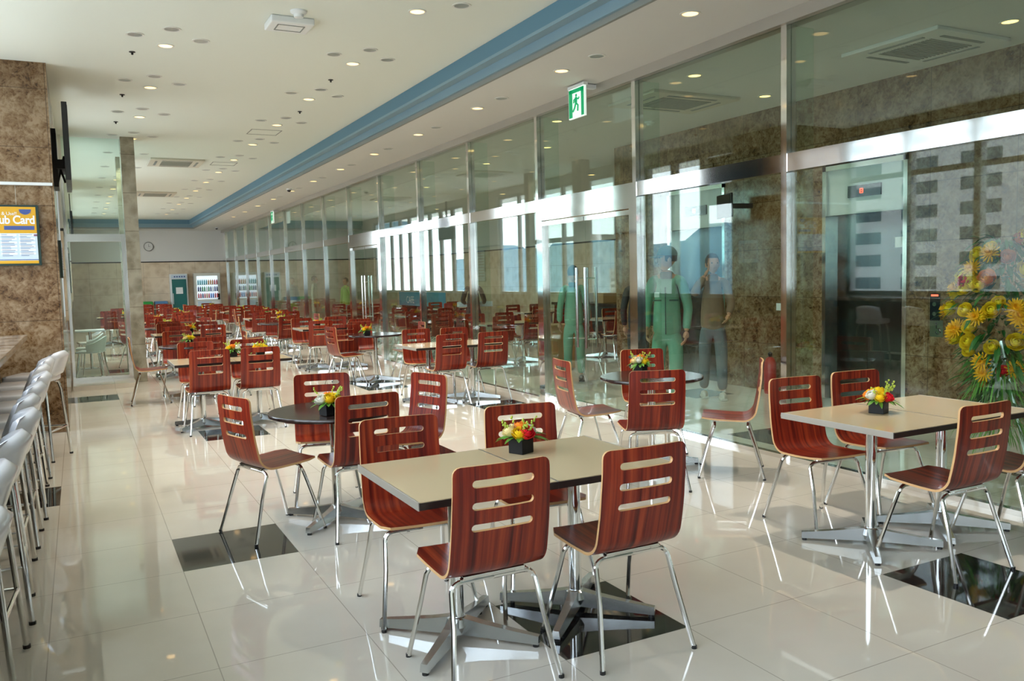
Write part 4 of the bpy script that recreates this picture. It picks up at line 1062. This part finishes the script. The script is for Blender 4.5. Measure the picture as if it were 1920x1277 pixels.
t = thing('storage_cabinet', 'tan wooden cabinet standing behind the glass double door', 'cabinet', (6.85, 11.7, 0))
M_tan = mat('tan_wood', (.42, .24, .10), .5)
B().box(-.22, .22, -.22, .22, .04, .72, bev=.006).build('body', M_tan, t); B().box(-.235, .235, -.235, .235, .72, .745).build('top', M_tan, t); d_ = B().box(-.20, .20, -.235, -.22, .07, .69).build('door', M_tan, t); B().box(.14, .16, -.25, -.235, .38, .5).build('handle', M_steel, d_)
t = thing('serving_table', 'long dark serving table with boxes of supplies deep behind the glass', 'table', (10.6, 15.5, 0), radians(90))
B().box(-2.2, 2.2, -.35, .35, .82, .88).build('tabletop', M_dark, t); B().box(-2.15, 2.15, -.3, .3, .1, .82).build('body', M_blackm, t)
for i_, dx in enumerate((-1.6, -.7, .3, 1.3)):
    tag(B().box(-.2, .2, -.15, .15, 0, .22, bev=.01).build('supply_box', (M_pale, M_blackm, M_tan, M_white)[i_], None, (10.6, 15.5 + dx, .88)), '%s supply box on the long dark serving table behind the glass' % ('pale blue', 'black', 'tan', 'white')[i_], 'box')
# serving counter with a blue banner seen through the far glass
t = thing('serving_counter', 'white serving counter with a blue banner behind the far glass', 'counter', (9.5, 23.6, 0), radians(90))
B().box(-1.9, 1.9, -.35, .35, .70, .76).build('worktop', M_white, t)
for x in (-1.8, 0, 1.8): B().box(x - .04, x + .04, -.3, .3, 0, .7).build('leg', M_blackm, t)
B().box(-1.9, 1.9, .35, .36, .70, 1.12).build('banner', mat('teal_blue_banner', (.02, .28, .42), .5), t)
text('CAFE', .30, 'banner_lettering', M_pale, t, (.9, .365, .78), (pi / 2, 0, pi), align='CENTER')

# ---------------------------------------------------------------- outside
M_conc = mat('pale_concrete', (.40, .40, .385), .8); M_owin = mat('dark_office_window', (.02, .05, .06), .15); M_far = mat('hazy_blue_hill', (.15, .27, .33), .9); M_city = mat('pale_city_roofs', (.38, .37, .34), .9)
struct('ground', B().box(-900, -20, -500, 900, -26, -25), M_city)
g = B(); rr = random.Random(2); prev = None
poly = []
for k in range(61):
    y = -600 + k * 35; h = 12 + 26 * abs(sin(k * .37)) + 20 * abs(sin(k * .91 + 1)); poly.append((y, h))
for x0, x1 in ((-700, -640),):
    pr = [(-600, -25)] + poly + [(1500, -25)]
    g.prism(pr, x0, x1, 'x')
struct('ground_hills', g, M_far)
def tower(x, y0, y1, z1, cols, floors, label, z0=-25, wz=1.7, m_=None):
    t = thing('office_tower', label, 'building', (x, (y0 + y1) / 2, z0))
    L_ = y1 - y0; H_ = z1 - z0
    B().box(-14, 0, -L_ / 2, L_ / 2, 0, H_).build('facade', m_ or M_conc, t)
    for j in range(floors):
        zc = H_ - 2.6 - j * 3.3
        for i in range(cols):
            yc = -L_ / 2 + (i + .5) * L_ / cols; w_ = L_ / cols * .62
            B().box(-.05, .06, yc - w_ / 2, yc + w_ / 2, zc - wz / 2, zc + wz / 2).build('window', M_owin, t)
tower(-95, 38, 92, 38, 6, 16, 'pale concrete office tower with rows of dark windows across the street')
tower(-160, 100, 118, 8, 3, 9, 'narrow pale tower farther up the street', m_=M_city)
tower(-210, 205, 232, 6, 4, 8, 'pale apartment block beyond the low roofs', m_=M_city)
tower(-240, 330, 370, 4, 5, 7, 'broad white apartment block far up the street', m_=M_city)
tower(-260, 165, 200, 2, 5, 7, 'low distant apartment block before the blue hills')
